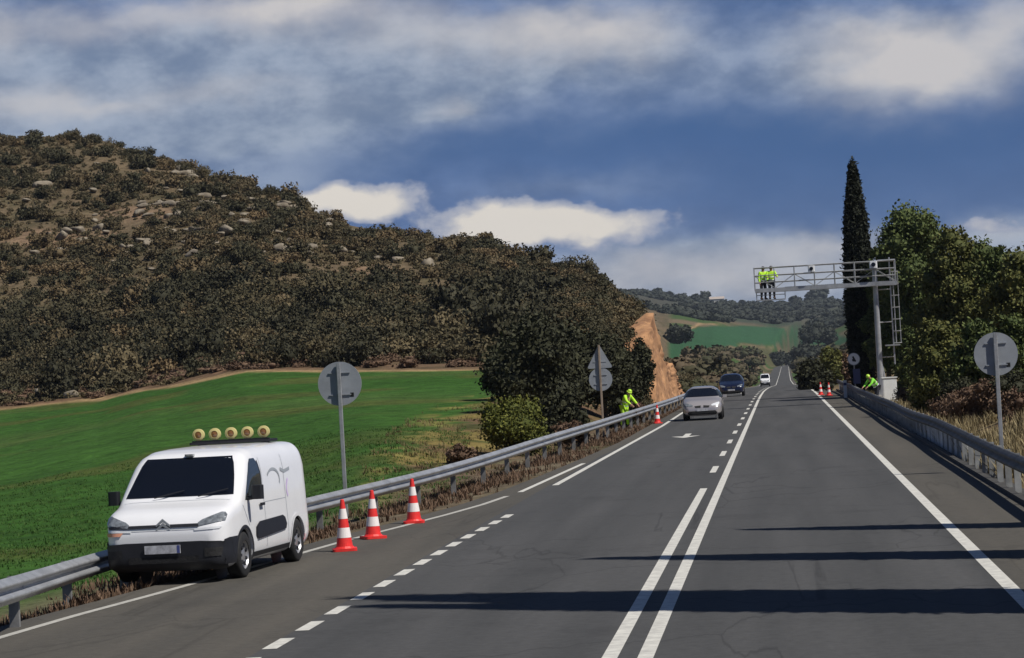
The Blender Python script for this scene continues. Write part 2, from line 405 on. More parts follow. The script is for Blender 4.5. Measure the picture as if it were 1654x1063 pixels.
def smooth01(t): t = np.clip(t, 0, 1); return t * t * (3 - 2 * t)
def terrain(X, Y):
    X = np.asarray(X, float); Y = np.asarray(Y, float)
    z = np.zeros_like(X)
    r = np.hypot(X, Y); ang = np.arctan2(X, Y) + YAW
    for _ in range(3):
        px, py, c = project(X, Y, z)
        px = np.where(np.abs(ang) > 1.0, np.where(ang > 0, 2100, -300), px); D = np.where(np.abs(ang) > 1.0, r, c)
        px = np.clip(px, CPX[0], CPX[-1]); D = np.clip(D, DG[0], DG[-1])
        ci = np.clip(np.searchsorted(CPX, px) - 1, 0, len(CPX) - 2); t = (px - CPX[ci]) / (CPX[ci + 1] - CPX[ci])
        t = t * t * (3 - 2 * t) * .5 + t * .5
        ld = np.log(D / DG[0]) / math.log(DG[-1] / DG[0]) * (len(DG) - 1); di = np.clip(ld.astype(int), 0, len(DG) - 2); u = ld - di
        z = (ZT[ci, di] * (1 - u) + ZT[ci, di + 1] * u) * (1 - t) + (ZT[ci + 1, di] * (1 - u) + ZT[ci + 1, di + 1] * u) * t
    bump = (vnoise(X, Y, 9, 1) - .5) * .8 + (vnoise(X, Y, 3.2, 2) - .5) * .35 + (vnoise(X, Y, 28, 3) - .5) * 2.2
    z = z + bump * np.clip((r - 195) / 60, 0, 1) * np.where(px < 1080, 1, .5) + (vnoise(X, Y, 2.5, 5) - .5) * .12 * np.clip((r - 30) / 30, 0, 1)
    # corridor of the road
    rz = road_z(Y); dx = road_dx(Y)
    xl = np.where(Y < 190, rail_x(Y), -6.2) + dx * 0 ; xl = np.where(Y >= 190, -6.2 + dx, xl)
    zl = np.where(Y < 190, rail_z(Y) - .75, rz); zl = np.minimum(zl, 0) + np.where(Y >= 190, 0, 0)
    zl = np.where(Y >= 160, rz, zl)
    ex = np.where(Y < 190, edge_x(Y) - .45, -5.6 + dx)
    # from pavement edge down to the rail
    tl = smooth01((ex - X) / np.maximum(ex - xl + .3, .3))
    zc = (rz - .05) * (1 - tl) + (zl - .03) * tl
    q = smooth01((Y - 126) / 16) * smooth01((222 - Y) / 10); xs = (xl - .5) * (1 - q) + (-9.0) * q
    wl = smooth01((xs - X) / (5.0 * (1 - q) + 1.0 * q))
    xr = np.where(Y < 185, 4.3, 4.6) + dx
    wr = smooth01((X - xr) / 2.6)
    w = np.maximum(wl, wr)
    return zc * (1 - w) + z * w
def tz(x, y): return float(terrain(np.array([x]), np.array([y]))[0])
def place_px(px, D, y_hint=600):
    """ground position along photo column px at depth D"""
    p = at(px, y_hint, D)
    for _ in range(4):
        z = tz(p[0], p[1]); _, y, _ = project(p[0], p[1], z); p = at(px, float(y), D)
    return p[0], p[1], tz(p[0], p[1])

# ground mesh (fan, fine inside the picture)
def build_ground():
    a_in = np.linspace(-15.5, 15.5, 640); a_l = -15.5 - np.geomspace(.3, 164.5, 40); a_r = 15.5 + np.geomspace(.3, 164.5, 40)
    A = np.radians(np.concatenate([a_l[::-1], a_in, a_r])); RR = np.concatenate([np.geomspace(3, 24, 30)[:-1], np.geomspace(24, 520, 420), np.geomspace(530, 3900, 110)])
    AA, RRR = np.meshgrid(A, RR); X = np.sin(AA - YAW) * RRR; Y = np.cos(AA - YAW) * RRR
    Z = terrain(X, Y); na = len(A); nr = len(RR)
    V = np.stack([X.ravel(), Y.ravel(), Z.ravel()], 1)
    i = np.arange(nr - 1)[:, None] * na + np.arange(na - 1)[None, :]
    Fq = np.stack([i, i + 1, i + na + 1, i + na], -1).reshape(-1, 4)
    # centre cap ring
    me = np_mesh('ground', V, Fq, ground_mat(), smooth=True)
    px, py, c = project(X, Y, Z)
    px = np.clip(px, -1500, 3200)
    n1 = vnoise(X, Y, 6, 11); n2 = vnoise(X, Y, 1.7, 12); n3 = vnoise(X, Y, 22, 13)
    def lerp(a, b, t): return a + (b - a) * t[..., None]
    col = np.zeros(X.shape + (3,)); col[:] = (.125, .095, .058)       # hill soil
    col = lerp(col, np.array((.15, .11, .07)), smooth01((n1 - .45) * 3) * .6)
    col = lerp(col, np.array((.055, .055, .026)), smooth01((n2 - .5) * 4) * .5)
    for a_, c_, b_, d_ in [(100, 385, 85, 13), (590, 440, 50, 12), (640, 470, 40, 9), (235, 345, 60, 10)]:
        col = lerp(col, np.array((.21, .14, .09)), smooth01(1.6 - np.sqrt(((px - a_) / b_) ** 2 + ((py - c_) / d_) ** 2) + (n2 - .5)) * (c > 180) * .85)
    # red earth foot of the hill
    dtop = np.interp(px, [0, 150, 250, 400, 600, 780, 1000], [210, 205, 198, 190, 182, 175, 150])
    left = (X < rail_x(np.minimum(Y, 190)) - .2) & (c > 0)
    foot = smooth01(1.25 - np.abs(c - dtop - 12) / 22) * left * np.interp(px, [0, 420, 800], [1, .8, .5])
    col = lerp(col, lerp(np.zeros(X.shape + (3,)) + np.array((.20, .115, .07)), np.array((.10, .065, .04)), n2), foot * .85)
    # green field
    grass = np.zeros(X.shape + (3,)); grass[:] = (.030, .082, .013)
    grass = lerp(grass, np.array((.045, .106, .020)), n3)
    grass = lerp(grass, np.array((.075, .078, .022)), smooth01((n1 - .58) * 4) * .6)
    grass = lerp(grass, np.array((.06, .095, .025)), smooth01((vnoise(X, Y, 12, 19) - .6) * 5) * .5)
    infield = smooth01((dtop + (n1 - .5) * 5 - c) / 3) * left * smooth01((1010 - px) / 40)
    col = lerp(col, grass, infield)
    # tan rim at the top of the field
    rim = smooth01(1 - np.abs(c - dtop - (n1 - .5) * 5) / 3.2) * left * smooth01((800 - px) / 50)
    col = lerp(col, np.array((.34, .24, .12)), rim * .8)
    # dry brown slope towards the oak
    bx = np.interp(py, [600, 640, 655, 690, 740, 800, 860], [810, 785, 745, 690, 635, 610, 610])
    dry = smooth01((px - bx + (n1 - .5) * 70 + (n2 - .5) * 30) / 45) * left * (c < 190) * (c > 30)
    dcol = np.zeros(X.shape + (3,)); dcol[:] = (.12, .075, .045); dcol = lerp(dcol, np.array((.20, .16, .05)), smooth01((n1 - .5) * 4) * .8); dcol = lerp(dcol, np.array((.05, .07, .02)), smooth01((n2 - .6) * 4) * .7)
    col = lerp(col, dcol, dry)
    yel = smooth01(1 - np.abs(px - bx - 0) / 60) * smooth01((n2 - .42) * 4) * left * (c < 140) * (py > 640)
    col = lerp(col, np.array((.22, .19, .06)), yel * .7)
    # verges by the rails
    dl = rail_x(np.minimum(Y, 190)) - X
    ver = smooth01(1 - np.abs(dl) / 3.0) * (Y < 240) * (Y > -50)
    vc = np.zeros(X.shape + (3,)); vc[:] = (.11, .085, .06); vc = lerp(vc, np.array((.17, .14, .095)), n2); vc = lerp(vc, np.array((.05, .05, .02)), smooth01((n1 - .55) * 4) * .7)
    col = lerp(col, vc, ver)
    # right bank
    rb = smooth01((X - 3.6) / .6) * (Y < 260)
    rc = np.zeros(X.shape + (3,)); rc[:] = (.17, .115, .065); rc = lerp(rc, np.array((.27, .21, .12)), smooth01((n2 - .4) * 3)); rc = lerp(rc, np.array((.07, .06, .03)), smooth01((n1 - .5) * 4) * .6)
    col = lerp(col, rc, rb)
    # valley and far side
    fc = np.zeros(X.shape + (3,)); fc[:] = (.075, .075, .035); fc = lerp(fc, np.array((.15, .115, .07)), smooth01((vnoise(X, Y, 60, 21) - .45) * 4)); fc = lerp(fc, np.array((.05, .085, .025)), smooth01((vnoise(X, Y, 90, 22) - .5) * 5))
    far = smooth01((c - 210) / 40) * smooth01((px - 1075) / 15)
    col = lerp(col, fc, far)
    yb = np.interp(px, [1085, 1130, 1200, 1260, 1340, 1380], [590, 572, 556, 562, 560, 556]); yt = np.interp(px, [1085, 1130, 1200, 1260, 1340, 1380], [548, 527, 524, 527, 535, 545])
    wob = (vnoise(X, Y, 70, 23) - .5) * 7
    gf = smooth01((yb + wob - py) / 3) * smooth01((py - yt + wob) / 3) * (c > 500) * smooth01((px - 1075) / 10) * smooth01((1390 - px) / 20)
    col = lerp(col, np.array((.030, .085, .038)), gf)
    tn = smooth01(1 - np.abs(py - yt + wob + 3) / 3.2) * (c > 600) * smooth01((px - 1085) / 10) * smooth01((1170 - px) / 25)
    col = lerp(col, np.array((.33, .22, .12)), tn)
    tn2 = smooth01(1 - np.abs(py - yb - wob - 2) / 3.0) * (c > 500) * smooth01((px - 1120) / 10)
    col = lerp(col, np.array((.20, .15, .09)), tn2 * .6)
    fw = smooth01((c - 1750) / 200) * (1 - gf)
    col = lerp(col, np.array((.05, .055, .045)), fw * .8)
    rgba = np.concatenate([col.reshape(-1, 3), np.ones((len(V), 1))], 1).astype(np.float32)
    at_ = me.color_attributes.new('soil', 'FLOAT_COLOR', 'POINT'); at_.data.foreach_set('color', rgba.ravel())
    o = link('ground', me); struct(o)
    return o
def ground_mat():
    m = bpy.data.materials.new('ground'); m.use_nodes = True; nt = m.node_tree; N = nt.nodes; L = nt.links; b = N['Principled BSDF']
    a = N.new('ShaderNodeAttribute'); a.attribute_name = 'soil'
    g = N.new('ShaderNodeNewGeometry')
    last = a.outputs['Color']
    for sc, lo, hi, det in ((.9, .62, 1.38, 8), (6.0, .7, 1.3, 6), (.12, .85, 1.15, 3)):
        n = N.new('ShaderNodeTexNoise'); n.inputs['Scale'].default_value = sc; n.inputs['Detail'].default_value = det; n.inputs['Roughness'].default_value = .65; L.new(g.outputs['Position'], n.inputs['Vector'])
        mr = N.new('ShaderNodeMapRange'); mr.inputs['From Min'].default_value = .3; mr.inputs['From Max'].default_value = .7; mr.inputs['To Min'].default_value = lo; mr.inputs['To Max'].default_value = hi; L.new(n.outputs['Fac'], mr.inputs['Value'])
        v = N.new('ShaderNodeVectorMath'); v.operation = 'SCALE'; L.new(last, v.inputs[0]); L.new(mr.outputs[0], v.inputs['Scale']); last = v.outputs[0]
    L.new(last, b.inputs['Base Color']); b.inputs['Roughness'].default_value = .95; b.inputs['Specular IOR Level'].default_value = .1
    n = N.new('ShaderNodeTexNoise'); n.inputs['Scale'].default_value = 2.2; n.inputs['Detail'].default_value = 8; L.new(g.outputs['Position'], n.inputs['Vector'])
    bp = N.new('ShaderNodeBump'); bp.inputs['Strength'].default_value = .8; bp.inputs['Distance'].default_value = .25; L.new(n.outputs['Fac'], bp.inputs['Height']); L.new(bp.outputs[0], b.inputs['Normal'])
    return m
build_ground()

def asphalt(name, c1, c2, patch=.15):
    m = bpy.data.materials.new(name); m.use_nodes = True; nt = m.node_tree; N = nt.nodes; L = nt.links; b = N['Principled BSDF']
    g = N.new('ShaderNodeNewGeometry')
    mp = N.new('ShaderNodeMapping'); mp.inputs['Scale'].default_value = (1.3, .05, 1); L.new(g.outputs['Position'], mp.inputs[0])
    n = N.new('ShaderNodeTexNoise'); n.inputs['Scale'].default_value = .9; n.inputs['Detail'].default_value = 6; L.new(mp.outputs[0], n.inputs['Vector'])
    mx = N.new('ShaderNodeMix'); mx.data_type = 'RGBA'; mr = N.new('ShaderNodeMapRange'); mr.inputs['From Min'].default_value = .33; mr.inputs['From Max'].default_value = .67
    L.new(n.outputs['Fac'], mr.inputs['Value']); L.new(mr.outputs[0], mx.inputs[0]); mx.inputs[6].default_value = tuple(c1) + (1,); mx.inputs[7].default_value = tuple(c2) + (1,)
    n2 = N.new('ShaderNodeTexNoise'); n2.inputs['Scale'].default_value = 7; n2.inputs['Detail'].default_value = 12; n2.inputs['Roughness'].default_value = .85; L.new(g.outputs['Position'], n2.inputs['Vector'])
    m2 = N.new('ShaderNodeMapRange'); m2.inputs['From Min'].default_value = .3; m2.inputs['From Max'].default_value = .7; m2.inputs['To Min'].default_value = .72; m2.inputs['To Max'].default_value = 1.28; L.new(n2.outputs['Fac'], m2.inputs['Value'])
    v = N.new('ShaderNodeVectorMath'); v.operation = 'SCALE'; L.new(mx.outputs[2], v.inputs[0]); L.new(m2.outputs[0], v.inputs['Scale'])
    # cracks: thin dark wandering lines
    vo = N.new('ShaderNodeTexVoronoi'); vo.feature = 'DISTANCE_TO_EDGE'; vo.inputs['Scale'].default_value = .22
    wv = N.new('ShaderNodeVectorMath'); wv.operation = 'MULTIPLY_ADD'; L.new(n.outputs['Color'], wv.inputs[0]); wv.inputs[1].default_value = (3, 3, 0); L.new(g.outputs['Position'], wv.inputs[2]); L.new(wv.outputs[0], vo.inputs['Vector'])
    cr = N.new('ShaderNodeMapRange'); cr.inputs['From Min'].default_value = .0; cr.inputs['From Max'].default_value = .012; cr.inputs['To Min'].default_value = 1 - patch * 2; cr.inputs['To Max'].default_value = 1; L.new(vo.outputs['Distance'], cr.inputs['Value'])
    v2 = N.new('ShaderNodeVectorMath'); v2.operation = 'SCALE'; L.new(v.outputs[0], v2.inputs[0]); L.new(cr.outputs[0], v2.inputs['Scale'])
    ns = N.new('ShaderNodeTexNoise'); ns.inputs['Scale'].default_value = .35; ns.inputs['Detail'].default_value = 7; ns.inputs['Roughness'].default_value = .7; L.new(g.outputs['Position'], ns.inputs['Vector'])
    ms = N.new('ShaderNodeMapRange'); ms.inputs['From Min'].default_value = .56; ms.inputs['From Max'].default_value = .66; ms.inputs['To Min'].default_value = 1; ms.inputs['To Max'].default_value = .86; L.new(ns.outputs['Fac'], ms.inputs['Value'])
    v3 = N.new('ShaderNodeVectorMath'); v3.operation = 'SCALE'; L.new(v2.outputs[0], v3.inputs[0]); L.new(ms.outputs[0], v3.inputs['Scale']); v2 = v3
    L.new(v2.outputs[0], b.inputs['Base Color']); b.inputs['Roughness'].default_value = .9; b.inputs['Specular IOR Level'].default_value = .25
    bp = N.new('ShaderNodeBump'); bp.inputs['Strength'].default_value = .25; bp.inputs['Distance'].default_value = .01; n3 = N.new('ShaderNodeTexNoise'); n3.inputs['Scale'].default_value = 60; L.new(g.outputs['Position'], n3.inputs['Vector']); L.new(n3.outputs['Fac'], bp.inputs['Height']); L.new(bp.outputs[0], b.inputs['Normal'])
    return m
M['asphalt'] = asphalt('asphalt', (.058, .059, .060), (.080, .080, .081))
M['asphalt_old'] = asphalt('worn asphalt', (.072, .068, .060), (.096, .088, .075), .1)

def strip(name, xl, xr, Ys, z, m, thick=None):
    """a sheet between x=xl(Y) and x=xr(Y)"""
    Ys = np.asarray(Ys, float); a = np.array([xl(y) if callable(xl) else xl for y in Ys]); b = np.array([xr(y) if callable(xr) else xr for y in Ys])
    d = road_dx(Ys); zz = road_z(Ys) + z; n = len(Ys)
    V = np.concatenate([np.stack([a + d, Ys, zz], 1), np.stack([b + d, Ys, zz], 1)])
    i = np.arange(n - 1); Fq = np.stack([i, i + n, i + n + 1, i + 1], 1)
    return link(name, np_mesh(name, V, Fq, m, smooth=False))
YR = np.concatenate([np.arange(-30, 200, 1.0), np.arange(200, 2400, 8.0)])
# main carriageway, then worn shoulders
lane_l = lambda y: max(-5.45, edge_x(y) - .1) if y < 90 else -5.2
struct(strip('road', lane_l, 2.5, YR, 0.0, M['asphalt']))
struct(strip('right_shoulder', 2.5, lambda y: 3.92 if y < 190 else 3.3, YR, 0.0, M['asphalt_old']))
struct(strip('left_shoulder', lambda y: edge_x(y) - .55, lane_l, YR[(YR < 700)], 0.0, M['asphalt_old']))
mk = []
def line(x, w, ys, m='marking', name='road_marking'):
    f0 = x if callable(x) else (lambda y: x)
    ys = np.asarray(ys, float)
    o = strip(name, lambda y: f0(y) - w / 2, lambda y: f0(y) + w / 2, ys, .004, M[m]); struct(o); return o
YL = YR
line(-1.38, .15, YL)                                           # solid centre line
line(-1.72, .15, np.arange(-30, 55.6, 1.0))                    # second solid line up to the dashes
line(2.42, .17, YL)                                            # right edge line
line(edge_x, .13, np.arange(-10, 56.5, .5), 'marking_worn')
line(lambda y: -5.86 + (y - 58) * .02, .13, np.arange(57.5, 73, .5), 'marking')
line(lambda y: np.interp(y, [60, 75, 90, 110, 134, 700], [-5.3, -5.22, -5.14, -5.03, -5.1, -5.1]), .15, np.arange(60, 700, 2))
def dashes(x, w, y0, y1, per, ln, m='marking'):
    V = []; Fq = []; y = y0; k = 0
    while y < y1:
        xa = x(y) if callable(x) else x; d = float(road_dx(y)); z = float(road_z(y)) + .004
        V += [(xa - w / 2 + d, y, z), (xa + w / 2 + d, y, z), (xa + w / 2 + d, y + ln, float(road_z(y + ln)) + .004), (xa - w / 2 + d, y + ln, float(road_z(y + ln)) + .004)]
        Fq.append((k, k + 1, k + 2, k + 3)); k += 4; y += per
    o = link('dashed_marking', np_mesh('dashed_marking', V, Fq, M[m])); struct(o)
PERD = (48.32 - 26.86) / 12
dashes(lambda y: np.interp(y, [26, 42, 49], [-5.37, -5.3, -5.18]), .16, 26.86 - .5 - PERD * 8, 49, PERD, 1.02)
dashes(-1.72, .15, 62.4, 330, 10.3, 3.6)
# painted lane arrows
def arrow(x, y, L_=5.0, flip=False):
    s = -1 if not flip else 1
    pts = [(-.09, 0), (.09, 0), (.09, 3.0), (.42, 3.0), (0, 4.9), (-.42, 3.0), (-.09, 3.0)]
    V = [(x + p[0] * 1.25, y + s * (p[1] - 2.5) * L_ / 5, float(road_z(y)) + .004) for p in pts]
    mb = MB(); mb.add(V, [(0, 1, 2, 6), (3, 4, 5), (2, 3, 5, 6)] if s > 0 else [(6, 2, 1, 0), (5, 4, 3), (6, 5, 3, 2)])
    struct(mb.build('lane_arrow', M['marking']))
arrow(-3.45, 93.8, 5.0); arrow(-3.0, 205, 6)
# bitumen kerb under the right rail
kb = MB()
Yk = list(range(-10, 190, 4))
for a_, b_ in zip(Yk[:-1], Yk[1:]):
    kb.box((3.98, (a_ + b_) / 2, .03), (.12, 4.0 - .002, .10))
struct(kb.build('kerb', M['kerb']))
struct(strip('verge_path', 4.04, 4.4, YR[YR < 190], -.02, M['kerb']))

# ------------------------------------------------------------------ foliage builders
def leaf_quads(P, size, g, flat=0.0, aspect=1.6):
    """one small quad per point, random orientation"""
    n = len(P); nrm = g.normal(size=(n, 3)); nrm[:, 2] += flat * 1.5; nrm /= np.linalg.norm(nrm, axis=1)[:, None]
    t = g.normal(size=(n, 3)); t -= (t * nrm).sum(1)[:, None] * nrm; t /= np.linalg.norm(t, axis=1)[:, None]; b = np.cross(nrm, t)
    s = size * g.uniform(.6, 1.4, n)[:, None]
    t *= s * aspect * .5; b *= s * .5
    V = np.stack([P - t - b * .3, P + t * .2 - b, P + t + b * .3, P - t * .2 + b], 1).reshape(-1, 3)
    return V, np.arange(4 * n).reshape(-1, 4)
def crown_points(lobes, n, g, shell=.62, clump=.22, per=9):
    """points in clumps spread in the outer volume of ellipsoid lobes (cx,cy,cz,rx,ry,rz)"""
    L_ = np.array(lobes); wgt = (L_[:, 3] * L_[:, 4] * L_[:, 5]) ** .67; wgt /= wgt.sum(); nc = max(1, n // per)
    k = g.choice(len(L_), nc, p=wgt); d = g.normal(size=(nc, 3)); d /= np.linalg.norm(d, axis=1)[:, None]
    r = g.uniform(shell, 1.04, nc)[:, None]; c = L_[k, :3] + d * r * L_[k, 3:]
    rc = np.repeat(c, per, 0); sc = np.repeat(np.minimum(L_[k, 3:].min(1), 1.5), per)[:, None]
    P = rc + g.normal(size=rc.shape) * clump * sc
    tint = np.repeat(g.uniform(0, 1, nc), per) * .78 + g.uniform(0, .22, nc * per)
    return P, tint
def core_mesh(lobes, g, k=.74, n=7):
    V = []; Fq = []; o = 0
    for cx, cy, cz, rx, ry, rz in lobes:
        th = np.linspace(0.05, math.pi - .05, n); ph = np.linspace(0, 2 * math.pi, 2 * n, endpoint=False)
        T, Pp = np.meshgrid(th, ph, indexing='ij'); j = 1 + g.uniform(-.16, .16, T.shape)
        X = cx + np.sin(T) * np.cos(Pp) * rx * k * j; Y = cy + np.sin(T) * np.sin(Pp) * ry * k * j; Z = cz + np.cos(T) * rz * k * j
        V.append(np.stack([X, Y, Z], -1).reshape(-1, 3)); m = 2 * n
        for a in range(n - 1):
            for b in range(m): Fq.append((o + a * m + b, o + (a + 1) * m + b, o + (a + 1) * m + (b + 1) % m, o + a * m + (b + 1) % m))
        o += n * m
    return np.concatenate(V), np.array(Fq)
def foliage_arrays(lobes, n, size, g, shell=.62, clump=.22, per=9, core=.74, flat=0.0, zmin=None):
    P, tint = crown_points(lobes, n, g, shell, clump, per)
    if zmin is not None: k = P[:, 2] > zmin; P = P[k]; tint = tint[k]
    V, Fq = leaf_quads(P, size, g, flat)
    if core:
        V2, F2 = core_mesh(lobes, g, core)
        V = np.concatenate([V, V2]); Fq = np.concatenate([Fq, F2 + len(P) * 4]); tint = np.concatenate([tint, np.full(len(F2), .15)])
    return V, Fq, tint
def limb_mesh(lobes, base_r, g, m, h0=0.0, fork=None):
    mb = MB(); L_ = np.array(lobes); cz = L_[:, 2].min(); top = L_[:, 2].max(); f = fork if fork else max(.25, cz * .6)
    pts = [(0, 0, h0 - .4), (g.uniform(-.1, .1), g.uniform(-.1, .1), f * .5), (g.uniform(-.15, .15), g.uniform(-.15, .15), f)]
    for a, b, r0, r1 in ((pts[0], pts[1], base_r * 1.25, base_r), (pts[1], pts[2], base_r, base_r * .8)): mb.tube(a, b, r0, r1, 8)
    for c in L_[:14]:
        mid = ((pts[2][0] + c[0]) / 2 + g.uniform(-.2, .2), (pts[2][1] + c[1]) / 2 + g.uniform(-.2, .2), (f + c[2]) / 2)
        mb.tube(pts[2], mid, base_r * .5, base_r * .33, 6); mb.tube(mid, (c[0], c[1], c[2]), base_r * .33, base_r * .12, 6)
    return mb.mesh('trunk', m, True)

# materials for foliage
M['scrub'] = leaf_mat('evergreen scrub', (.038, .036, .018), (.074, .068, .036), (.14, .11, .058))
M['scrub_mass'] = leaf_mat('evergreen scrub mass', (.038, .036, .018), (.074, .068, .036), (.17, .12, .062), mass=True)
M['oak'] = leaf_mat('holm oak leaves', (.021, .023, .012), (.056, .057, .028))
M['olive_bush'] = leaf_mat('yellow green bush', (.05, .065, .012), (.15, .15, .025))
M['darkoak'] = leaf_mat('dark oak on the hill', (.024, .024, .012), (.062, .056, .030))
M['pine'] = leaf_mat('pine needles', (.042, .064, .018), (.12, .145, .042))
M['pine_gold'] = leaf_mat('yellowish pine needles', (.056, .068, .018), (.15, .145, .040))
M['cypress'] = leaf_mat('cypress foliage', (.008, .012, .008), (.030, .034, .018))
M['brownscrub'] = leaf_mat('leafless brown scrub', (.085, .05, .032), (.17, .11, .07))
M['drygrass'] = leaf_mat('dry grass', (.13, .105, .055), (.31, .25, .135))
M['slopegrass'] = leaf_mat('half dry grass', (.07, .07, .025), (.20, .15, .07))
M['farwood'] = leaf_mat('distant woodland', (.028, .034, .026), (.055, .06, .042))
M['valley'] = leaf_mat('valley bushes', (.036, .040, .018), (.080, .075, .034), (.105, .078, .048))
M['valley_mass'] = leaf_mat('valley bush mass', (.05, .05, .018), (.11, .095, .035), (.15, .085, .05), mass=True)

def tree(name, label, cat, loc, lobes, n, size, m, group=None, trunk_r=.16, core=.7, seed=1, clump=.2, shell=.6, per=9, rz=0, sc=1.0, fork=None):
    g = np.random.default_rng(seed)
    t = thing(name, label, cat, loc, rz, group); t.scale = (sc, sc, sc)
    V, Fq, tint = foliage_arrays(lobes, n, size, g, shell, clump, per, core)
    link('crown', np_mesh('crown', V, Fq, M[m], tint=tint), t)
    link('trunk', limb_mesh(lobes, trunk_r, g, M['bark'], fork=fork), t)
    return t

# ---- scrub bush variants: unit radius about 1
def bush_lobes(g, flat=.8):
    k = int(g.integers(3, 6)); out = [(0, 0, .45 * flat, .75, .75, .6 * flat)]
    for _ in range(k):
        a = g.uniform(0, 6.28); r = g.uniform(.3, .65); s = g.uniform(.35, .6)
        out.append((math.cos(a) * r, math.sin(a) * r, g.uniform(.2, .75) * flat, s, s, s * .85 * flat))
    return out
BV = []
for i in range(8):
    g = np.random.default_rng(100 + i); lb = bush_lobes(g, g.uniform(.75, 1.05)); BV.append((lb,) + foliage_arrays(lb, 2400, .06, g, .52, .10, 6, .45))
BLO = [(lb,) + foliage_arrays(lb, 900, .095, np.random.default_rng(150 + i), .5, .12, 5, .45) for i, (lb, *_r) in enumerate(BV)]
bush_me = []; dark_me = []
for i, (lb, V, Fq, t) in enumerate(BV):
    bush_me.append(np_mesh('foliage', V, Fq, M['scrub'], tint=t)); dark_me.append(np_mesh('foliage', V, Fq, M['darkoak'], tint=t))

# scatter positions on the hill
CLEAR = [(100, 385, 85, 13), (590, 440, 50, 12), (235, 345, 60, 10), (640, 470, 40, 9), (330, 285, 45, 9), (460, 345, 40, 8), (700, 430, 30, 9), (30, 330, 40, 8)]
def scatter_hill():
    g = np.random.default_rng(5); out = []
    tries = 0
    while len(out) < 1650 and tries < 60000:
        tries += 1
        px = g.uniform(-140, 1060); D = g.uniform(190, 440)
        dtop = np.interp(px, [0, 150, 250, 400, 600, 780, 1000], [210, 205, 198, 190, 182, 175, 150])
        dcrest = np.interp(px, [0, 150, 250, 400, 600, 780, 950, 1015, 1050], [430, 415, 402, 380, 344, 312, 285, 262, 250])
        if px > 850: D = g.uniform(135, 320)
        if D < dtop + 5 or D > dcrest + 12: continue
        p = at(px, 560, D); x, y = p[0], p[1]
        if x > -8.6 or (x > -12.5 and 135 < y < 215): continue
        low = D < dtop + 75
        nz = float(vnoise(np.array([x]), np.array([y]), 14, 31)[0])
        dens = .95 if low else (.16 + .72 * nz)
        if D < dtop + 24: dens *= .3
        if g.uniform() > dens: continue
        s = g.uniform(1.1, 2.6) if low else g.uniform(.7, 2.0)
        if g.uniform() < .12: s *= 1.35
        if px > 880: s = min(s, 1.25)
        zz_ = tz(x, y); qx, qy, _ = project(x, y, zz_)
        if any(((qx - a) / b) ** 2 + ((qy - c_) / d_) ** 2 < 1 for a, c_, b, d_ in CLEAR): continue
        out.append((x, y, s, D, low))
    return out
pts = scatter_hill()
A_ = np.array([(p[0], p[1]) for p in pts]); ZH = terrain(A_[:, 0], A_[:, 1])
order = sorted(range(len(pts)), key=lambda i: -pts[i][2] / pts[i][3])
first = set(order[:260]); dark_ = set(order[0:260:4])
gV = []; gF = []; gT = []; gK = []; off = 0; gg = np.random.default_rng(9)
BUSHL = 'dark rounded evergreen bush among the scrub covering the rocky hillside'
for i, (x, y, s, D, low) in enumerate(pts):
    k = int(gg.integers(0, 8)); a = gg.uniform(0, 6.28); hz = gg.uniform(.8, 1.2)
    if i in first:
        if i in dark_: s *= 1.2; o = link('hillside_oak', dark_me[k], None, (x, y, ZH[i] - .15 * s), a, (s, s, s * hz * 1.1)); tag(o, 'taller dark green holm oak standing out of the scrub on the lower hillside', 'tree', 'dark holm oaks on the lower hillside')
        else: o = link('hillside_bush', bush_me[k], None, (x, y, ZH[i] - .15 * s), a, (s, s, s * hz)); tag(o, BUSHL, 'bush', 'evergreen bushes on the rocky hillside')
    else:
        V, Fq, t = BLO[k][1:]
        ca, sa = math.cos(a), math.sin(a); V2 = np.stack([(V[:, 0] * ca - V[:, 1] * sa) * s + x, (V[:, 0] * sa + V[:, 1] * ca) * s + y, V[:, 2] * s * hz + ZH[i] - .15 * s], 1)
        gV.append(V2); gF.append(Fq + off); off += len(V); gT.append(t); gK.append(np.full(len(Fq), gg.uniform(0, 1) ** 1.8))
so_ = link('hillside_scrub', np_mesh('hillside_scrub', np.concatenate(gV), np.concatenate(gF), M['scrub_mass'], tint=np.concatenate(gT), kind=np.concatenate(gK)))
so_['kind'] = 'stuff'; so_['label'] = 'low evergreen scrub spread over the rocky hill'

def scaled(lobes, s): return [tuple(v * s for v in l) for l in lobes]

# ---- evergreens standing on the ridge line
RIDGE = [(18, 1.3), (48, 1.5), (82, 1.4), (120, 1.9), (150, 1.8), (178, 1.7), (200, 1.6), (234, 2.3), (262, 1.3), (290, 2.0), (325, 2.0), (345, 1.5), (385, 1.3), (438, 1.6),
         (470, 1.2), (520, 1.5), (560, 1.2), (602, 1.1), (648, 1.5), (690, 1.0), (725, 1.3), (765, 1.2), (800, 1.5), (840, 1.3), (878, 1.6), (912, 2.0), (942, 2.2), (975, 1.2)]
gr = np.random.default_rng(77)
for i, (px, s) in enumerate(RIDGE):
    D = np.interp(px, [0, 150, 250, 400, 600, 780, 950, 1015], [424, 412, 400, 377, 341, 309, 283, 262]) - 2
    x, y, z = place_px(px, D, 300); k = int(gr.integers(0, 8)); s *= .85
    o = link('ridge_bush', bush_me[k], None, (x, y, z - .2), gr.uniform(0, 6), (s * 1.1, s, s * gr.uniform(1.1, 1.45)))
    tag(o, 'small dark evergreen standing against the sky on the ridge line', 'bush', 'dark evergreens along the ridge line')

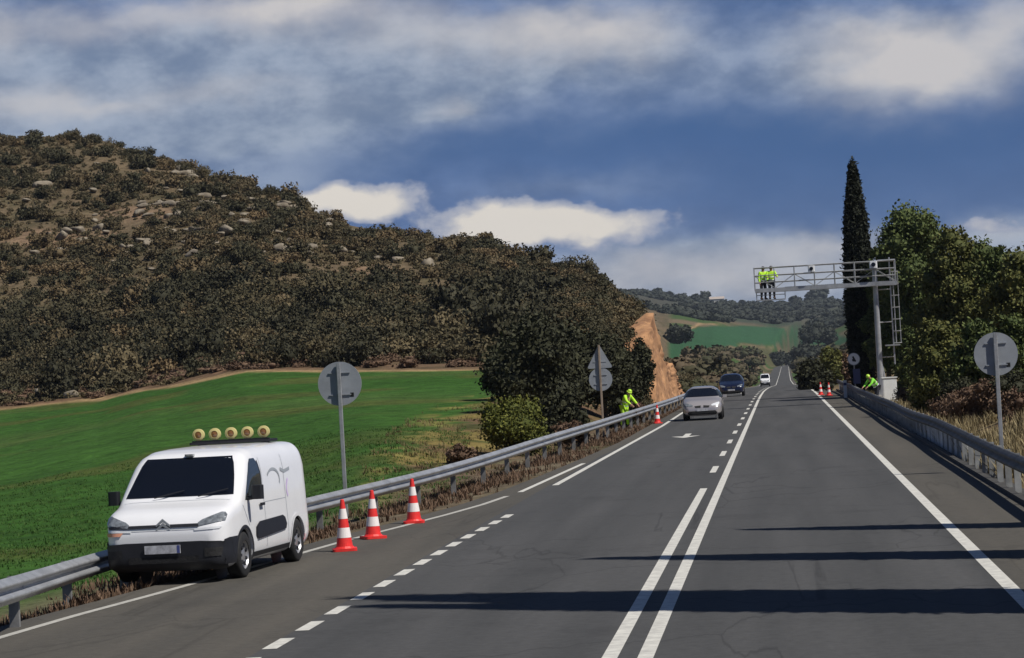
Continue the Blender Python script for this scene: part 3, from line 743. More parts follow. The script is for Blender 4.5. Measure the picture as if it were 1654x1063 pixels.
# ---- low tussocks and dwarf shrubs between the bushes
def tussocks():
    g = np.random.default_rng(23); lb = bush_lobes(g, .7); base = [foliage_arrays(bush_lobes(np.random.default_rng(800 + i), .6), 110, .24, g, .4, .16, 5, 0) for i in range(5)]
    TV = []; TF = []; TT = []; TK = []; off = 0; k = 0; n = 0
    px = g.uniform(-60, 1000, 9000); D = g.uniform(200, 432, 9000); P = np.array([at(a, 400, d)[:2] for a, d in zip(px, D)]); Z = terrain(P[:, 0], P[:, 1])
    dtop = np.interp(px, [0, 150, 250, 400, 600, 780, 1000], [210, 205, 198, 190, 182, 175, 150]); dc = np.interp(px, [0, 150, 250, 400, 600, 780, 950, 1015, 1050], [430, 415, 402, 380, 344, 312, 285, 262, 250])
    for i in range(9000):
        if D[i] < dtop[i] + 4 or D[i] > dc[i] + 4: continue
        V, Fq, t = base[i % 5]; a = g.uniform(0, 6); s_ = g.uniform(.3, .75); ca, sa = math.cos(a), math.sin(a)
        TV.append(np.stack([(V[:, 0] * ca - V[:, 1] * sa) * s_ + P[i, 0], (V[:, 0] * sa + V[:, 1] * ca) * s_ + P[i, 1], V[:, 2] * s_ + Z[i]], 1)); TF.append(Fq + off); off += len(V); TT.append(t); TK.append(np.full(len(Fq), g.uniform(0, 1)))
    o = link('hillside_heath', np_mesh('hillside_heath', np.concatenate(TV), np.concatenate(TF), M['heath'], tint=np.concatenate(TT), kind=np.concatenate(TK))); o['kind'] = 'stuff'; o['label'] = 'low olive and straw coloured heath between the hillside bushes'
M['heath'] = leaf_mat('low heath', (.075, .065, .032), (.14, .115, .06), (.22, .17, .095), mass=True)
tussocks()
# ---- boulders
def rock_mesh(seed, flat=.65):
    g = np.random.default_rng(seed); n = 9; th = np.linspace(.02, math.pi - .02, n); ph = np.linspace(0, 2 * math.pi, 14, endpoint=False); T, Pp = np.meshgrid(th, ph, indexing='ij')
    d = np.stack([np.sin(T) * np.cos(Pp), np.sin(T) * np.sin(Pp), np.cos(T)], -1); r = np.ones(T.shape) * 1.2
    for _ in range(16):
        nn = g.normal(size=3); nn /= np.linalg.norm(nn); h = g.uniform(.45, .95); c = (d * nn).sum(-1); r = np.where(c > .05, np.minimum(r, h / np.maximum(c, .05)), r)
    r = r * g.uniform(.93, 1.07, r.shape)
    P = d * r[..., None] * np.array([1.15, .9, flat]); m = 14
    Fq = [(a * m + b, (a + 1) * m + b, (a + 1) * m + (b + 1) % m, a * m + (b + 1) % m) for a in range(n - 1) for b in range(m)]
    return np_mesh('rock', P.reshape(-1, 3), Fq, M['rock'])
rocks = [rock_mesh(40 + i, .5 + .1 * (i % 4)) for i in range(6)]
BL = [(320, 205, 1.1, 'large pale boulder at the foot of the hill just above the green field'), (70, 220, .9, 'pale boulder low on the brown bank at the far left'),
      (118, 213, .9, 'pale pointed stone at the edge of the field on the left'), (25, 262, .8, 'lone pale boulder among dark bushes near the left edge'),
      (690, 286, 1.2, 'tall pale standing rock near the ridge between dark bushes'), (605, 268, 1.5, 'broad pale slab in the middle of the scrub slope'),
      (210, 214, .6, 'small pale stone above the field, right of two others')]
for i, (px, D, s, lb) in enumerate(BL):
    x, y, z = place_px(px, D); o = link('boulder', rocks[i % 6], None, (x, y, z + .25 * s), i * 1.3, (s, s, s * (1.6 if i == 4 else 1))); tag(o, lb, 'boulder')
gb = np.random.default_rng(8); nb = 0
while nb < 190:
    px = gb.uniform(-40, 860) if nb > 60 else gb.uniform(80, 560); D = gb.uniform(285, 405)
    dcrest = np.interp(px, [0, 150, 250, 400, 600, 780, 950], [430, 415, 402, 380, 344, 312, 285]); dlo = dcrest - 105
    if not dlo < D < dcrest: continue
    x, y, z = place_px(px, D, 350)
    if gb.uniform() > (.9 if vnoise(np.array([x]), np.array([y]), 24, 44)[0] > .48 else .2): continue
    s = gb.uniform(.25, .95) * (1.3 if gb.uniform() < .15 else 1)
    o = link('hillside_rock', rocks[int(gb.integers(0, 6))], None, (x, y, z + s * .35), gb.uniform(0, 6), (s * gb.uniform(1, 1.7), s, s * gb.uniform(.8, 1.3)))
    tag(o, 'pale weathered rock showing between the bushes high on the hillside', 'rock', 'pale rocks scattered over the upper hillside'); nb += 1

# ---- brown leafless scrub at the foot of the hill
BVB = []
for i in range(4):
    g = np.random.default_rng(300 + i); lb = bush_lobes(g, .7); BVB.append(np_mesh('twigs', *foliage_arrays(lb, 420, .12, g, .5, .2, 7, .6)[:2], M['brownscrub'], tint=None))
for me in BVB:
    a = me.attributes.new('tint', 'FLOAT', 'FACE'); a.data.foreach_set('value', np.random.default_rng(3).uniform(0, 1, len(me.polygons)).astype(np.float32))
gs = np.random.default_rng(13)
for i in range(130):
    px = gs.uniform(-60, 790); dt = np.interp(px, [0, 150, 250, 400, 600, 780], [210, 205, 198, 190, 182, 175]); x, y, z = place_px(px, dt + gs.uniform(3, 32))
    s = gs.uniform(.6, 1.3); o = link('leafless_bush', BVB[i % 4], None, (x, y, z - .1), gs.uniform(0, 6), (s, s, s * .8)); tag(o, 'low reddish brown leafless bush on the bank above the green field', 'bush', 'leafless bushes along the top of the field')

# ---- oaks left of the road
def oak(px, D, w, h, label, seed, m='oak', n=5200, size=.11, low=.16, ytune=0, group=None, name='holm_oak', cat='tree', core=.72, z_off=0):
    x, y, z = place_px(px, D); g = np.random.default_rng(seed); lobes = [(0, 0, h * .55, w * .36, w * .36, h * .36)]
    for k in range(9):
        a = k * 2.4 + g.uniform(-.4, .4); r = g.uniform(.22, .34) * w; s = g.uniform(.15, .23) * w; zc = g.uniform(low + .1, .8) * h
        rr_ = r * math.sqrt(max(.1, 1 - ((zc / h - .5) / .62) ** 2)); lobes.append((math.cos(a) * rr_, math.sin(a) * rr_, zc, s, s, min(s * .85, h * .22)))
    lobes.append((0, 0, h * .8, w * .2, w * .2, h * .19))
    return tree(name, label, cat, (x, y, z - .1 + z_off), lobes, n, size, m, group, trunk_r=.05 * h ** .8, core=core, seed=seed)
oak(872, 112, 4.6, 4.6, 'big dark holm oak at the right end of the green field', 21, n=15000)
oak(930, 118, 4.4, 4.4, 'dark holm oak behind the left half of the triangular sign\'s bushes', 22, n=13000)
oak(978, 122, 3.4, 4.0, 'dark holm oak right behind the triangular road sign', 23, n=11000)
oak(822, 125, 3.0, 3.0, 'smaller holm oak with a drooping edge over the green field', 24, n=8000)
oak(1040, 151, 1.7, 4.3, 'tall narrow oak touching the left side of the orange cutting', 34, n=8000)
oak(1008, 134, 2.4, 3.6, 'holm oak directly left of the orange earth cutting', 25, n=8000)
oak(1012, 150, 1.7, 3.2, 'small dark oak growing on top of the orange earth cutting', 26, n=6500)
oak(905, 100, 2.6, 1.9, 'low dark bush in front of the big holm oak', 27, n=6000, low=.05, name='dark_bush', cat='bush')
oak(1003, 112, 1.6, 1.5, 'small dark bush between the triangular sign and the worker in lime', 28, n=1800, low=.05, name='dark_bush', cat='bush')
oak(830, 84, 2.7, 1.95, 'yellow green rounded bush just behind the left guard rail', 29, m='olive_bush', n=11000, size=.06, low=.02, name='yellow_green_bush', cat='bush', core=.7)
oak(925, 92, 1.5, .95, 'low brownish bush behind the rail beneath the dark oak', 30, m='brownscrub', n=1500, size=.08, low=.02, name='brown_bush', cat='bush')
oak(1026, 124, 1.2, 1.1, 'brown bush behind the worker in lime by the rail', 31, m='brownscrub', n=1300, size=.09, low=.02, name='brown_bush', cat='bush')
oak(745, 78, 1.1, .7, 'dark little bush left of the yellow green bush', 32, m='brownscrub', n=1200, size=.07, low=.02, name='brown_bush', cat='bush')
# scrub on the spur above the cutting
for i, (px, D, s) in enumerate([(1036, 150, .9), (1030, 156, 1.1), (1040, 161, .9), (1036, 168, 1.0), (1044, 174, .8), (1030, 172, 1.1), (1016, 166, 1.2), (1006, 172, 1.3), (960, 165, 1.4), (975, 158, 1.2), (985, 172, 1.3), (950, 180, 1.5), (968, 150, 1.2), (990, 160, 1.2), (972, 176, 1.4), (985, 186, 1.4), (1022, 162, 1.0), (1040, 180, .9), (1034, 190, 1.1), (1018, 182, 1.3), (1026, 182, 1.2), (1012, 150, 1.4), (1020, 195, 1.6), (996, 160, 1.6), (1010, 215, 1.7), (1085, 262, 1.0), (1098, 275, 1.2), (1108, 300, 1.3)]):
    x, y, z = place_px(px, D); o = link('cutting_bush', bush_me[i % 8], None, (x, y, z - .15), i * 1.1, (s, s, s * 1.05)); tag(o, 'green brown bush growing on the spur above the orange cutting', 'bush', 'bushes on the spur above the cutting')

# ---- orange earth cutting beside the road
def build_cliff():
    g = np.random.default_rng(4); Ys = np.linspace(160, 215, 130); ts = np.linspace(0, 1, 50)
    hh = np.interp(Ys, [160, 163, 168, 172, 177, 182, 188, 195, 205, 215], [.3, 2.8, 4.7, 5.4, 6.0, 5.0, 3.7, 2.6, 1.2, .1])
    hh = hh + (vnoise(Ys, Ys * 0, 2.2, 61) - .5) * .7
    xb = np.interp(Ys, [160, 175, 215], [-7.75, -7.7, -7.75]); YY, TT = np.meshgrid(Ys, ts, indexing='ij')
    rough = (vnoise(YY, TT * 3, 2.6, 51) - .5) * 1.1 + (vnoise(YY, TT * 5, .9, 52) - .5) * .8 + (vnoise(YY, TT * 9, .4, 53) - .5) * .35
    X = xb[:, None] - TT * (.15 + hh[:, None] * .10) + rough * (.2 + TT * .45); Z = -.25 + TT * hh[:, None] + rough * .12
    front = np.stack([X, YY, Z], -1)
    # top lip back into the slope
    tb = terrain(X[:, -1] - 2.2, Ys)
    lip = np.stack([X[:, -1] - .5, Ys, Z[:, -1] + .02], -1)[:, None, :]; base = np.stack([X[:, -1] - 2.2, Ys, np.minimum(tb - .1, Z[:, -1] + .4)], -1)[:, None, :]
    G_ = np.concatenate([front, lip, base], 1); n, m = G_.shape[:2]
    i = np.arange(n - 1)[:, None] * m + np.arange(m - 1)[None, :]; Fq = np.stack([i, i + m, i + m + 1, i + 1], -1).reshape(-1, 4)
    o = link('earth_cutting', np_mesh('earth_cutting', G_.reshape(-1, 3), Fq, M['cliff'], smooth=True)); struct(o)
build_cliff()

# ---- cypress columns
def cypress(name, label, x, y, z, h, w, seed, group=None, n=26000, size=.09, top=2.2, lean=0.0):
    g = np.random.default_rng(seed); t = thing(name, label, 'tree', (x, y, z - .1), 0, group)
    hh = g.uniform(0, 1, n) ** .85
    prof = lambda q: np.interp(q, [0, .03, .12, .35, .6, .75, .86, .94, 1.0], [.25, .62, .9, 1.0, .93, .78, .5, .26, .03])
    nc = n // 8; hc = np.repeat(g.uniform(.01, 1, nc), 8); a = np.repeat(g.uniform(0, 2 * math.pi, nc), 8); rr_ = prof(hc) * w / 2 * np.repeat(g.uniform(.72, 1.05, nc), 8)
    P = np.stack([np.cos(a) * rr_, np.sin(a) * rr_, hc * h], 1) + g.normal(size=(nc * 8, 3)) * np.array([.09, .09, .26]) * (w / 1.6)
    P[:, 0] += lean * P[:, 2]
    V, Fq = leaf_quads(P, size, g, 0, 2.4); tint = np.repeat(g.uniform(0, 1, nc), 8) * .7 + g.uniform(0, .3, nc * 8)
    q = np.linspace(0, .97, 22); ph = np.linspace(0, 2 * math.pi, 14, endpoint=False); Q, Pp = np.meshgrid(q, ph, indexing='ij'); R2 = prof(Q) * w / 2 * .88 * (1 + g.uniform(-.1, .1, Q.shape))
    V2 = np.stack([np.cos(Pp) * R2 + lean * Q * h, np.sin(Pp) * R2, Q * h], -1).reshape(-1, 3); F2 = np.array([(a_ * 14 + b, a_ * 14 + (b + 1) % 14, (a_ + 1) * 14 + (b + 1) % 14, (a_ + 1) * 14 + b) for a_ in range(21) for b in range(14)])
    link('crown', np_mesh('crown', np.concatenate([V, V2]), np.concatenate([Fq, F2 + len(V)]), M['cypress'], tint=np.concatenate([tint, np.full(len(F2), .2)])), t)
    mb = MB(); mb.tube((0, 0, -.5), (lean * h * .9, 0, h * .9), w * .09, w * .02, 8); link('trunk', mb.mesh('trunk', M['bark'], True), t)
    return t
x, y, z = place_px(1397, 160); cypress('cypress', 'tall narrow dark cypress rising behind the overhead gantry', x, y, z, 2.73 + (566 - 268) * 160 / 4200 - z, 1.66, 51, n=40000, lean=.004)
# the cypresses right of the picture whose shadows bar the road
TAN = math.tan(SUN_EL); sd = np.array([-SUN_D.x, -SUN_D.y])
def shadow_tree(tip, L, w, label, seed, n=14000):
    b = np.array(tip) - sd * L; cypress('roadside_cypress', label, b[0], b[1], tz(b[0], b[1]), L * TAN, w, seed, 'cypresses right of the road', n=n)
shadow_tree((-4.4, 31.6), 12.6, 1.55, 'tallest of the cypresses along the right verge', 52, n=24000)
shadow_tree((-4.2, 30.4), 12.3, 1.0, 'slim cypress close beside the tallest one', 55)
shadow_tree((-1.9, 36.3), 9.9, 1.1, 'middle cypress of the row along the right verge', 53)
shadow_tree((.1, 40.9), 7.8, .85, 'shortest cypress of the row along the right verge', 54)

# ---- pines right of the road
def pine(px, D, w, h, label, seed, m='pine', n=22000, size=.11, base=.22, z_off=0, group=None, name='pine_tree', rz=0):
    x, y, z = place_px(px, D); g = np.random.default_rng(seed); lobes = []
    nl = 26
    for k in range(nl):
        q = (k + .5) / nl; zc = h * (base + (1 - base) * q * .93); env = math.sin(math.pi * min(.97, .22 + .72 * q)) ** .8; a = k * 2.399; r = w * .5 * env * g.uniform(.35, .78); s = w * g.uniform(.10, .17) * (1.05 - .35 * q)
        lobes.append((math.cos(a) * r, math.sin(a) * r, zc, s * 1.25, s * 1.25, s * 1.0))
    lobes.append((0, 0, h * .55, w * .26, w * .26, h * .3))
    return tree(name, label, 'tree', (x, y, z - .2 + z_off), lobes, n, size, m, group, trunk_r=.16, core=.72, seed=seed, clump=.24, per=12, shell=.55, fork=h * .3)
pine(1492, 150, 7.2, 11.4, 'tallest rounded pine beside the gantry ladder', 61, n=42000, size=.13)
pine(1440, 158, 3.4, 9.6, 'slim dark green pine directly behind the gantry ladder', 62, n=18000)
pine(1560, 124, 5.0, 8.7, 'pine with yellowing needles between the tall pine and the right sign', 63, m='pine_gold', n=26000)
pine(1616, 124, 5.2, 7.7, 'pine rising behind the round sign on the right', 64, n=26000)
pine(1672, 114, 4.8, 6.7, 'yellow green pine at the right edge of the picture', 65, m='pine_gold', n=24000)
pine(1722, 118, 5.2, 6.4, 'pine partly cut off by the right edge of the view', 66, n=12000)
pine(1520, 104, 3.2, 4.2, 'young pine with golden needles in front of the tall pine', 67, m='pine_gold', n=20000, size=.09, base=.1)
pine(1590, 98, 3.0, 3.6, 'low bushy pine just left of the right round sign', 68, n=18000, size=.09, base=.08)
pine(1650, 94, 3.0, 3.6, 'low bushy pine right behind the right round sign', 69, n=18000, size=.09, base=.08)
pine(1474, 146, 2.8, 4.6, 'dark low pine behind the white cabinet', 70, n=16000, size=.11, base=.05)
def bankbush(px, D, w, h, seed, m, label, group, name='bank_bush'):
    oak(px, D, w, h, label, seed, m=m, n=3000, size=.055, low=.0, name=name, cat='bush', core=.55, group=group)
gbk = np.random.default_rng(91)
for i in range(15):
    px = 1470 + i * 17 + gbk.uniform(-8, 8); D = gbk.uniform(84, 104) if i % 2 else gbk.uniform(72, 84); D = max(D, 6.3 * 4200 / (px - 1257))
    bankbush(px, D, gbk.uniform(1.1, 1.9), gbk.uniform(.8, 1.6), 400 + i, 'brownscrub', 'tangled leafless brown bush under the pines on the right bank', 'leafless bushes on the right bank', 'leafless_bush')
for i, (px, D, w, h) in enumerate([(1512, 108, 1.8, 1.7), (1560, 92, 1.8, 1.6), (1640, 84, 2.0, 1.6), (1492, 118, 1.6, 1.6)]):
    bankbush(px, D, w, h, 430 + i, 'oak', ['dark evergreen bush under the tall pine on the right bank', 'dark evergreen bush left of the right round sign', 'dark evergreen bush at the right edge of the bank', 'dark evergreen bush near the white cabinet'][i], 'dark bushes on the right bank')

# ---- bushes right of the far road
oak(1310, 205, 2.6, 2.6, 'dark green bush to the right of the far road', 81, m='oak', n=3500, size=.16, low=.0, name='roadside_bush', cat='bush')
oak(1342, 215, 2.4, 3.6, 'golden olive bush left of the white round sign', 82, m='pine_gold', n=4000, size=.16, low=.05, name='roadside_bush', cat='bush')
oak(1362, 235, 2.6, 3.2, 'brown bush just left of the tall cypress', 83, m='brownscrub', n=3000, size=.18, low=.0, name='roadside_bush', cat='bush')
oak(1328, 190, 1.8, 1.6, 'low dark bush behind the pair of far cones', 84, m='oak', n=2000, size=.15, low=.0, name='roadside_bush', cat='bush')
def bank():
    x, y, z = place_px(1362, 300); g = np.random.default_rng(6); o = link('earth_mound', rock_mesh(88, .9), None, (x, y, z), .4, (3.0, 3.2, 4.6)); o.data = o.data.copy(); o.data.materials.clear(); o.data.materials.append(M['cliff'])
    tag(o, 'orange earth mound beside the tall cypress in the distance', 'mound')
bank()

# ---- bushes of the valley, far woods
gv = np.random.default_rng(15); VB = []
for i in range(5):
    g = np.random.default_rng(500 + i); lb = bush_lobes(g, .9); VB.append(foliage_arrays(lb, 260, .2, g, .65, .13, 7, .8))
vme = [np_mesh('foliage', v, f_, M['valley'], tint=t) for v, f_, t in VB]
cnt = 0
for i in range(900):
    px = gv.uniform(1086, 1390); D = float(np.exp(gv.uniform(math.log(225), math.log(1250)))); x, y, z = place_px(px, D)
    _, py, _ = project(x, y, z)
    rdx = x - float(road_dx(y))
    if -7.8 < rdx < 6.5: continue
    if x > 0 and px < 1285: continue
    ytop = np.interp(px, [1085, 1130, 1200, 1260, 1340], [588, 572, 560, 566, 556])
    if py < ytop + (3 if gv.uniform() < .8 else -6): continue
    if gv.uniform() < .25: continue
    s = gv.uniform(.9, 2.2) * (1 + D / 900); 
    if px > 1290: s *= 1.1
    if D < 330 and px < 1240: s = min(s, 1.3)
    o = link('valley_bush', vme[i % 5], None, (x, y, z - .1), gv.uniform(0, 6), (s, s, s * gv.uniform(.7, 1.1))); tag(o, 'olive or brown bush in the valley left and right of the far road', 'bush', 'bushes in the valley beside the far road'); cnt += 1
    if cnt >= 230: break
oak(1322, 1400, 24, 15, 'wide dark tree group standing left of where the far road ends', 85, m='farwood', n=4000, size=.7, name='distant_tree', low=.02)
oak(1262, 1500, 17, 9, 'dark tree clump above the vanishing road', 86, m='farwood', n=3000, size=.7, name='distant_tree', low=.02)
oak(1300, 1250, 18, 9, 'dark round tree clump in front of the far green field on the right', 87, m='farwood', n=3000, size=.7, name='distant_tree', low=.02)
oak(1095, 1060, 14, 8, 'dark trees at the left corner of the far green field', 88, m='farwood', n=3000, size=.7, name='distant_tree', low=.02)
FV = []; FF = []; FT = []; off = 0
for i in range(1500):
    px = gv.uniform(985, 1430); D = gv.uniform(1650, 2900); x, y, z = place_px(px, D, 500); _, py, _ = project(x, y, z)
    yt = np.interp(px, [1085, 1130, 1200, 1260, 1340, 1380], [540, 522, 520, 524, 530, 538])
    if px > 1078 and py > yt: continue
    if vnoise(np.array([x]), np.array([y]), 120, 66)[0] < .28: continue
    V, Fq, t = VB[i % 5]; a = gv.uniform(0, 6); s = gv.uniform(3.2, 6.5); ca, sa = math.cos(a), math.sin(a)
    FV.append(np.stack([(V[:, 0] * ca - V[:, 1] * sa) * s + x, (V[:, 0] * sa + V[:, 1] * ca) * s + y, V[:, 2] * s * .85 + z - .5], 1)); FF.append(Fq + off); off += len(V); FT.append(t)
fo = link('far_woodland', np_mesh('far_woodland', np.concatenate(FV), np.concatenate(FF), M['farwood'], tint=np.concatenate(FT))); fo['kind'] = 'stuff'; fo['label'] = 'dark woodland covering the far hills'
for px, w, h, lb in [(1063, 11, 7, 'small tree on the far skyline nearest the big hill'), (1082, 9, 6, 'second small tree along the far skyline'), (1138, 20, 13, 'round dark tree group on the far skyline left of the pale house'),
                     (1125, 12, 8, 'small tree left of the round skyline group'), (1200, 10, 6, 'low tree on the far skyline right of the pale house'), (1285, 16, 9, 'dark tree on the far skyline below the gantry'), (1325, 26, 15, 'broadest dark tree group on the far skyline'),
                     (1345, 24, 15, 'dark tree group on the far skyline left of the cypress'), (1310, 18, 12, 'dark tree on the far skyline beneath the walkway'), (1362, 22, 13, 'dark tree on the far skyline touching the cypress'), (1240, 12, 7, 'low dark tree on the far skyline under the two workers')]:
    oak(px, 2780, w, h, lb, 600 + int(px), m='farwood', n=1500, size=1.2, name='skyline_tree', low=.0)
x, y, z = place_px(1158, 2740, 490)
hs = thing('farmhouse', 'pale farmhouse small on the far skyline among trees', 'house', (x, y, z - 1), .1)
MB().box((0, 0, 3.2), (15, 9, 6.4)).build('wall', M['housewall'], hs)
rf = MB(); rf.add([(-8, -5.2, 6.2), (8, -5.2, 6.2), (8, 5.2, 6.2), (-8, 5.2, 6.2), (-8, 0, 8.8), (8, 0, 8.8)], [(0, 1, 5, 4), (2, 3, 4, 5), (0, 4, 3), (1, 2, 5), (0, 3, 2, 1)]); rf.build('roof', M['houseroof'], hs)
for wx in (-4, 0, 4): MB().box((wx, -4.53, 3.6), (1.2, .1, 1.5)).build('window', M['glass'], hs)
# ---- dry grass tufts
def grass_mass(name, label, fn, n, hmin, hmax, m, seed, blades=7, width=.012):
    g = np.random.default_rng(seed); P = fn(g, n); Z = terrain(P[:, 0], P[:, 1]); k = len(P)
    B = np.repeat(np.stack([P[:, 0], P[:, 1], Z], 1), blades, 0); nb = len(B); h = np.repeat(g.uniform(hmin, hmax, k), blades) * g.uniform(.6, 1.1, nb)
    a = g.uniform(0, 2 * math.pi, nb); sp = g.uniform(.05, .5, nb); B[:, :2] += g.normal(size=(nb, 2)) * .05; B[:, 2] -= .03
    w = np.stack([-np.sin(a), np.cos(a), 0 * a], 1) * width * g.uniform(.7, 1.6, nb)[:, None]; d = np.stack([np.cos(a) * sp, np.sin(a) * sp, 0 * a + 1], 1)
    V = np.stack([B - w, B + w, B + w * .8 + d * (h * .55)[:, None], B - w * .8 + d * (h * .55)[:, None]], 1)
    tip = B + d * h[:, None] + np.stack([np.cos(a), np.sin(a), -.4 + 0 * a], 1) * (sp * h * .4)[:, None]
    V2 = np.stack([V[:, 3], V[:, 2], tip + w * .15, tip - w * .15], 1)
    VV = np.concatenate([V.reshape(-1, 3), V2.reshape(-1, 3)]); Fq = np.arange(len(VV)).reshape(-1, 4); t = np.repeat(g.uniform(0, 1, k), blades)
    o = link(name, np_mesh(name, VV, Fq, M[m], tint=np.concatenate([t, t]))); o['kind'] = 'stuff'; o['label'] = label; return o
def f_right(g, n):
    Y = np.exp(g.uniform(math.log(28), math.log(170), n)); X = 4.35 + g.uniform(0, 1, n) ** 1.6 * 5.5; k = vnoise(X, Y, 1.5, 71) > .35; return np.stack([X, Y], 1)[k]
grass_mass('dry_grass', 'dry straw coloured grass on the right bank behind the rail', f_right, 9000, .15, .55, 'drygrass', 31)
def f_left(g, n):
    Y = np.exp(g.uniform(math.log(24), math.log(150), n)); X = rail_x(Y) + g.normal(size=n) * .55 + .1; X = np.minimum(X, edge_x(Y) - .65); k = vnoise(X, Y, 1.1, 72) > .42; return np.stack([X, Y], 1)[k]
grass_mass('verge_weeds', 'low dry weeds along the foot of the left guard rail', f_left, 5200, .06, .26, 'brownscrub', 32)
def f_left2(g, n):
    px = g.uniform(520, 900, n); D = g.uniform(52, 120, n); P = np.array([at(a, 700, d)[:2] for a, d in zip(px, D)]); _, py, _ = project(P[:, 0], P[:, 1], terrain(P[:, 0], P[:, 1]))
    bx = np.interp(py, [600, 640, 655, 690, 740, 800, 860], [810, 785, 745, 690, 635, 610, 610]); k = (px > bx - 50) & (vnoise(P[:, 0], P[:, 1], 1.6, 73) > .5) & (P[:, 0] < rail_x(P[:, 1]) - .2); return P[k]
grass_mass('slope_grass', 'yellowed grass on the brown slope beyond the left rail', f_left2, 3000, .06, .22, 'slopegrass', 33, blades=6)
def f_field(g, n):
    px = g.uniform(-60, 760, n); D = g.uniform(42, 100, n); P = np.array([at(a, 800, d)[:2] for a, d in zip(px, D)]); k = (P[:, 0] < rail_x(P[:, 1]) - .3) & (vnoise(P[:, 0], P[:, 1], .9, 74) > .3); return P[k]
M['crop'] = leaf_mat('young green crop', (.032, .082, .013), (.06, .12, .022))
grass_mass('field_crop', 'short green crop growing over the field', f_field, 20000, .04, .11, 'crop', 34, blades=5, width=.010)

# ------------------------------------------------------------------ guard rails
WP = [(0, 0), (.01, .025), (.075, .06), (.08, .10), (.01, .135), (.0, .155), (.01, .175), (.08, .21), (.075, .25), (.01, .285), (0, .31)]
def beam(name, path, side, m, parent):
    """W-section beam swept along the path (top edge points); side = +1 waves toward +x"""
    V = []; n = len(path); m_ = len(WP)
    for i, p in enumerate(path):
        t = np.array(path[min(i + 1, n - 1)]) - np.array(path[max(i - 1, 0)]); t = t[:2] / np.linalg.norm(t[:2]); nx = np.array([t[1], -t[0]]) * side
        for sgn in (1, -1):
            for o_, z_ in (WP if sgn > 0 else WP[::-1]):
                oo = o_ if sgn > 0 else o_ - .006
                V.append((p[0] + nx[0] * oo, p[1] + nx[1] * oo, p[2] - .31 + z_))
    k = 2 * m_; Fq = []
    for i in range(n - 1):
        for j in range(k): a = i * k + j; b = i * k + (j + 1) % k; Fq.append((a, b, b + k, a + k))
    return link(name, np_mesh(name, np.array(V), Fq, m), parent)
yl = np.arange(3, 188, .8); lp = [(float(rail_x(y)), float(y), float(rail_z(y)) + .008 * math.sin(y * 1.7)) for y in yl]
# smooth the path
la = np.array(lp)
for _ in range(14): la[1:-1] = (la[:-2] + 2 * la[1:-1] + la[2:]) / 4
lrail = thing('guard_rail', 'long galvanised guard rail curving along the left verge behind the white van', 'guard rail')
beam('beam', [tuple(p) for p in la], 1, M['galv'], lrail)
y = 18.0
while y < 186:
    i = int(np.argmin(abs(la[:, 1] - y))); p = la[i]; zt = p[2]; gz = tz(p[0] - .1, p[1])
    MB().box((p[0] - .10, p[1], (zt - .02 + gz - .4) / 2), (.12, .06, zt - .02 - gz + .4)).build('post', M['post_steel'], lrail)
    MB().box((p[0] - .025, p[1], zt - .16), (.05, .18, .16)).build('spacer', M['galv_old'], lrail)
    y += 4.0
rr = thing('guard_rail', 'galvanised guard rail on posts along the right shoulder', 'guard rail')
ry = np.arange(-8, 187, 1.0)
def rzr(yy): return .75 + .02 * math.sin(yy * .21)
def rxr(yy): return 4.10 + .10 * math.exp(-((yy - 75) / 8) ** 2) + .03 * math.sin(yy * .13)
beam('beam', [(rxr(v), v, rzr(v)) for v in ry], -1, M['galv_shaded'], rr)
for v in np.arange(-6, 186, 2.0 if True else 4):
    MB().box((rxr(v) + .10, v, .15), (.12, .055, 1.1)).build('post', M['galv_old'], rr)
# bridge parapet wall behind the right rail
pw = thing('parapet_wall', 'stained pale concrete parapet wall under the far part of the right rail', 'wall')
mbw = MB()
for i, v in enumerate(np.arange(63, 183, 4.0)):
    mbw.box((4.36, v + 2, .02), (.24, 3.985, 1.02 + .02 * math.sin(i * 2.2)))
mbw.build('wall_panel', M['concrete'], pw)


# ------------------------------------------------------------------ road signs
def round_sign(name, label, x, y, z0, zc, dia, lean=0.0, facing_us=False, group=None):
    t = thing(name, label, 'road sign', (x, y, z0)); h = zc - z0
    s = -1 if facing_us else 1
    d = MB(); d.lathe([(0, -.012), (dia / 2, -.012), (dia / 2, .012), (0, .012)], (0, s * .07, h), 'Y', 40); d.build('sign_plate', M['signback'] if not facing_us else M['signback'], t)
    f = MB(); f.lathe([(dia / 2 * .995, .0), (dia / 2 * .82, .0)], (0, s * .084, h), 'Y', 40); f.build('sign_rim', M['red'] if not facing_us else M['galv_old'], t)
    f = MB(); f.lathe([(dia / 2 * .82, .0), (0.001, 0)], (0, s * .0842, h), 'Y', 40); f.build('sign_face', M['redwhite'], t)
    if not facing_us:
        for dz in (-dia * .25, dia * .25): MB().box((0, .045, h + dz), (dia * .5, .02, .022)).build('bracket', M['signback'], t)
        MB().box((dia * .27, .056, h - dia * .26), (.08, .004, .09)).build('sticker', M['black'], t)
    MB().rbox((0, 0, (h + dia * .48 - .5) / 2), (.085, .055, h + dia * .48 + .5), .012).build('post', M['galv'], t)
    return t
x, y = at(548, 620, 56)[:2]; zg = tz(x, y)
round_sign('round_sign', 'grey back of a round sign on a pole behind the left rail', x, y, zg, at(548, 620, 56)[2], .95)
x, y = at(1609, 572, 55)[:2]; x = max(x, 4.42)
round_sign('round_sign', 'grey back of a round sign on a pole behind the right rail', x, y, tz(x, y), at(1609, 572, 55)[2], .92)
x, y, z = at(970, 612, 100)
z = tz(x, y)
t = thing('warning_sign', 'triangular sign back above a round one on the same weathered pole, left verge', 'road sign', (x, y, z))
h1 = at(970, 578, 100)[2] - z; h2 = at(970, 612, 100)[2] - z
tri = [(-.50, -.40), (.50, -.40), (0, .52)]; mb = MB()
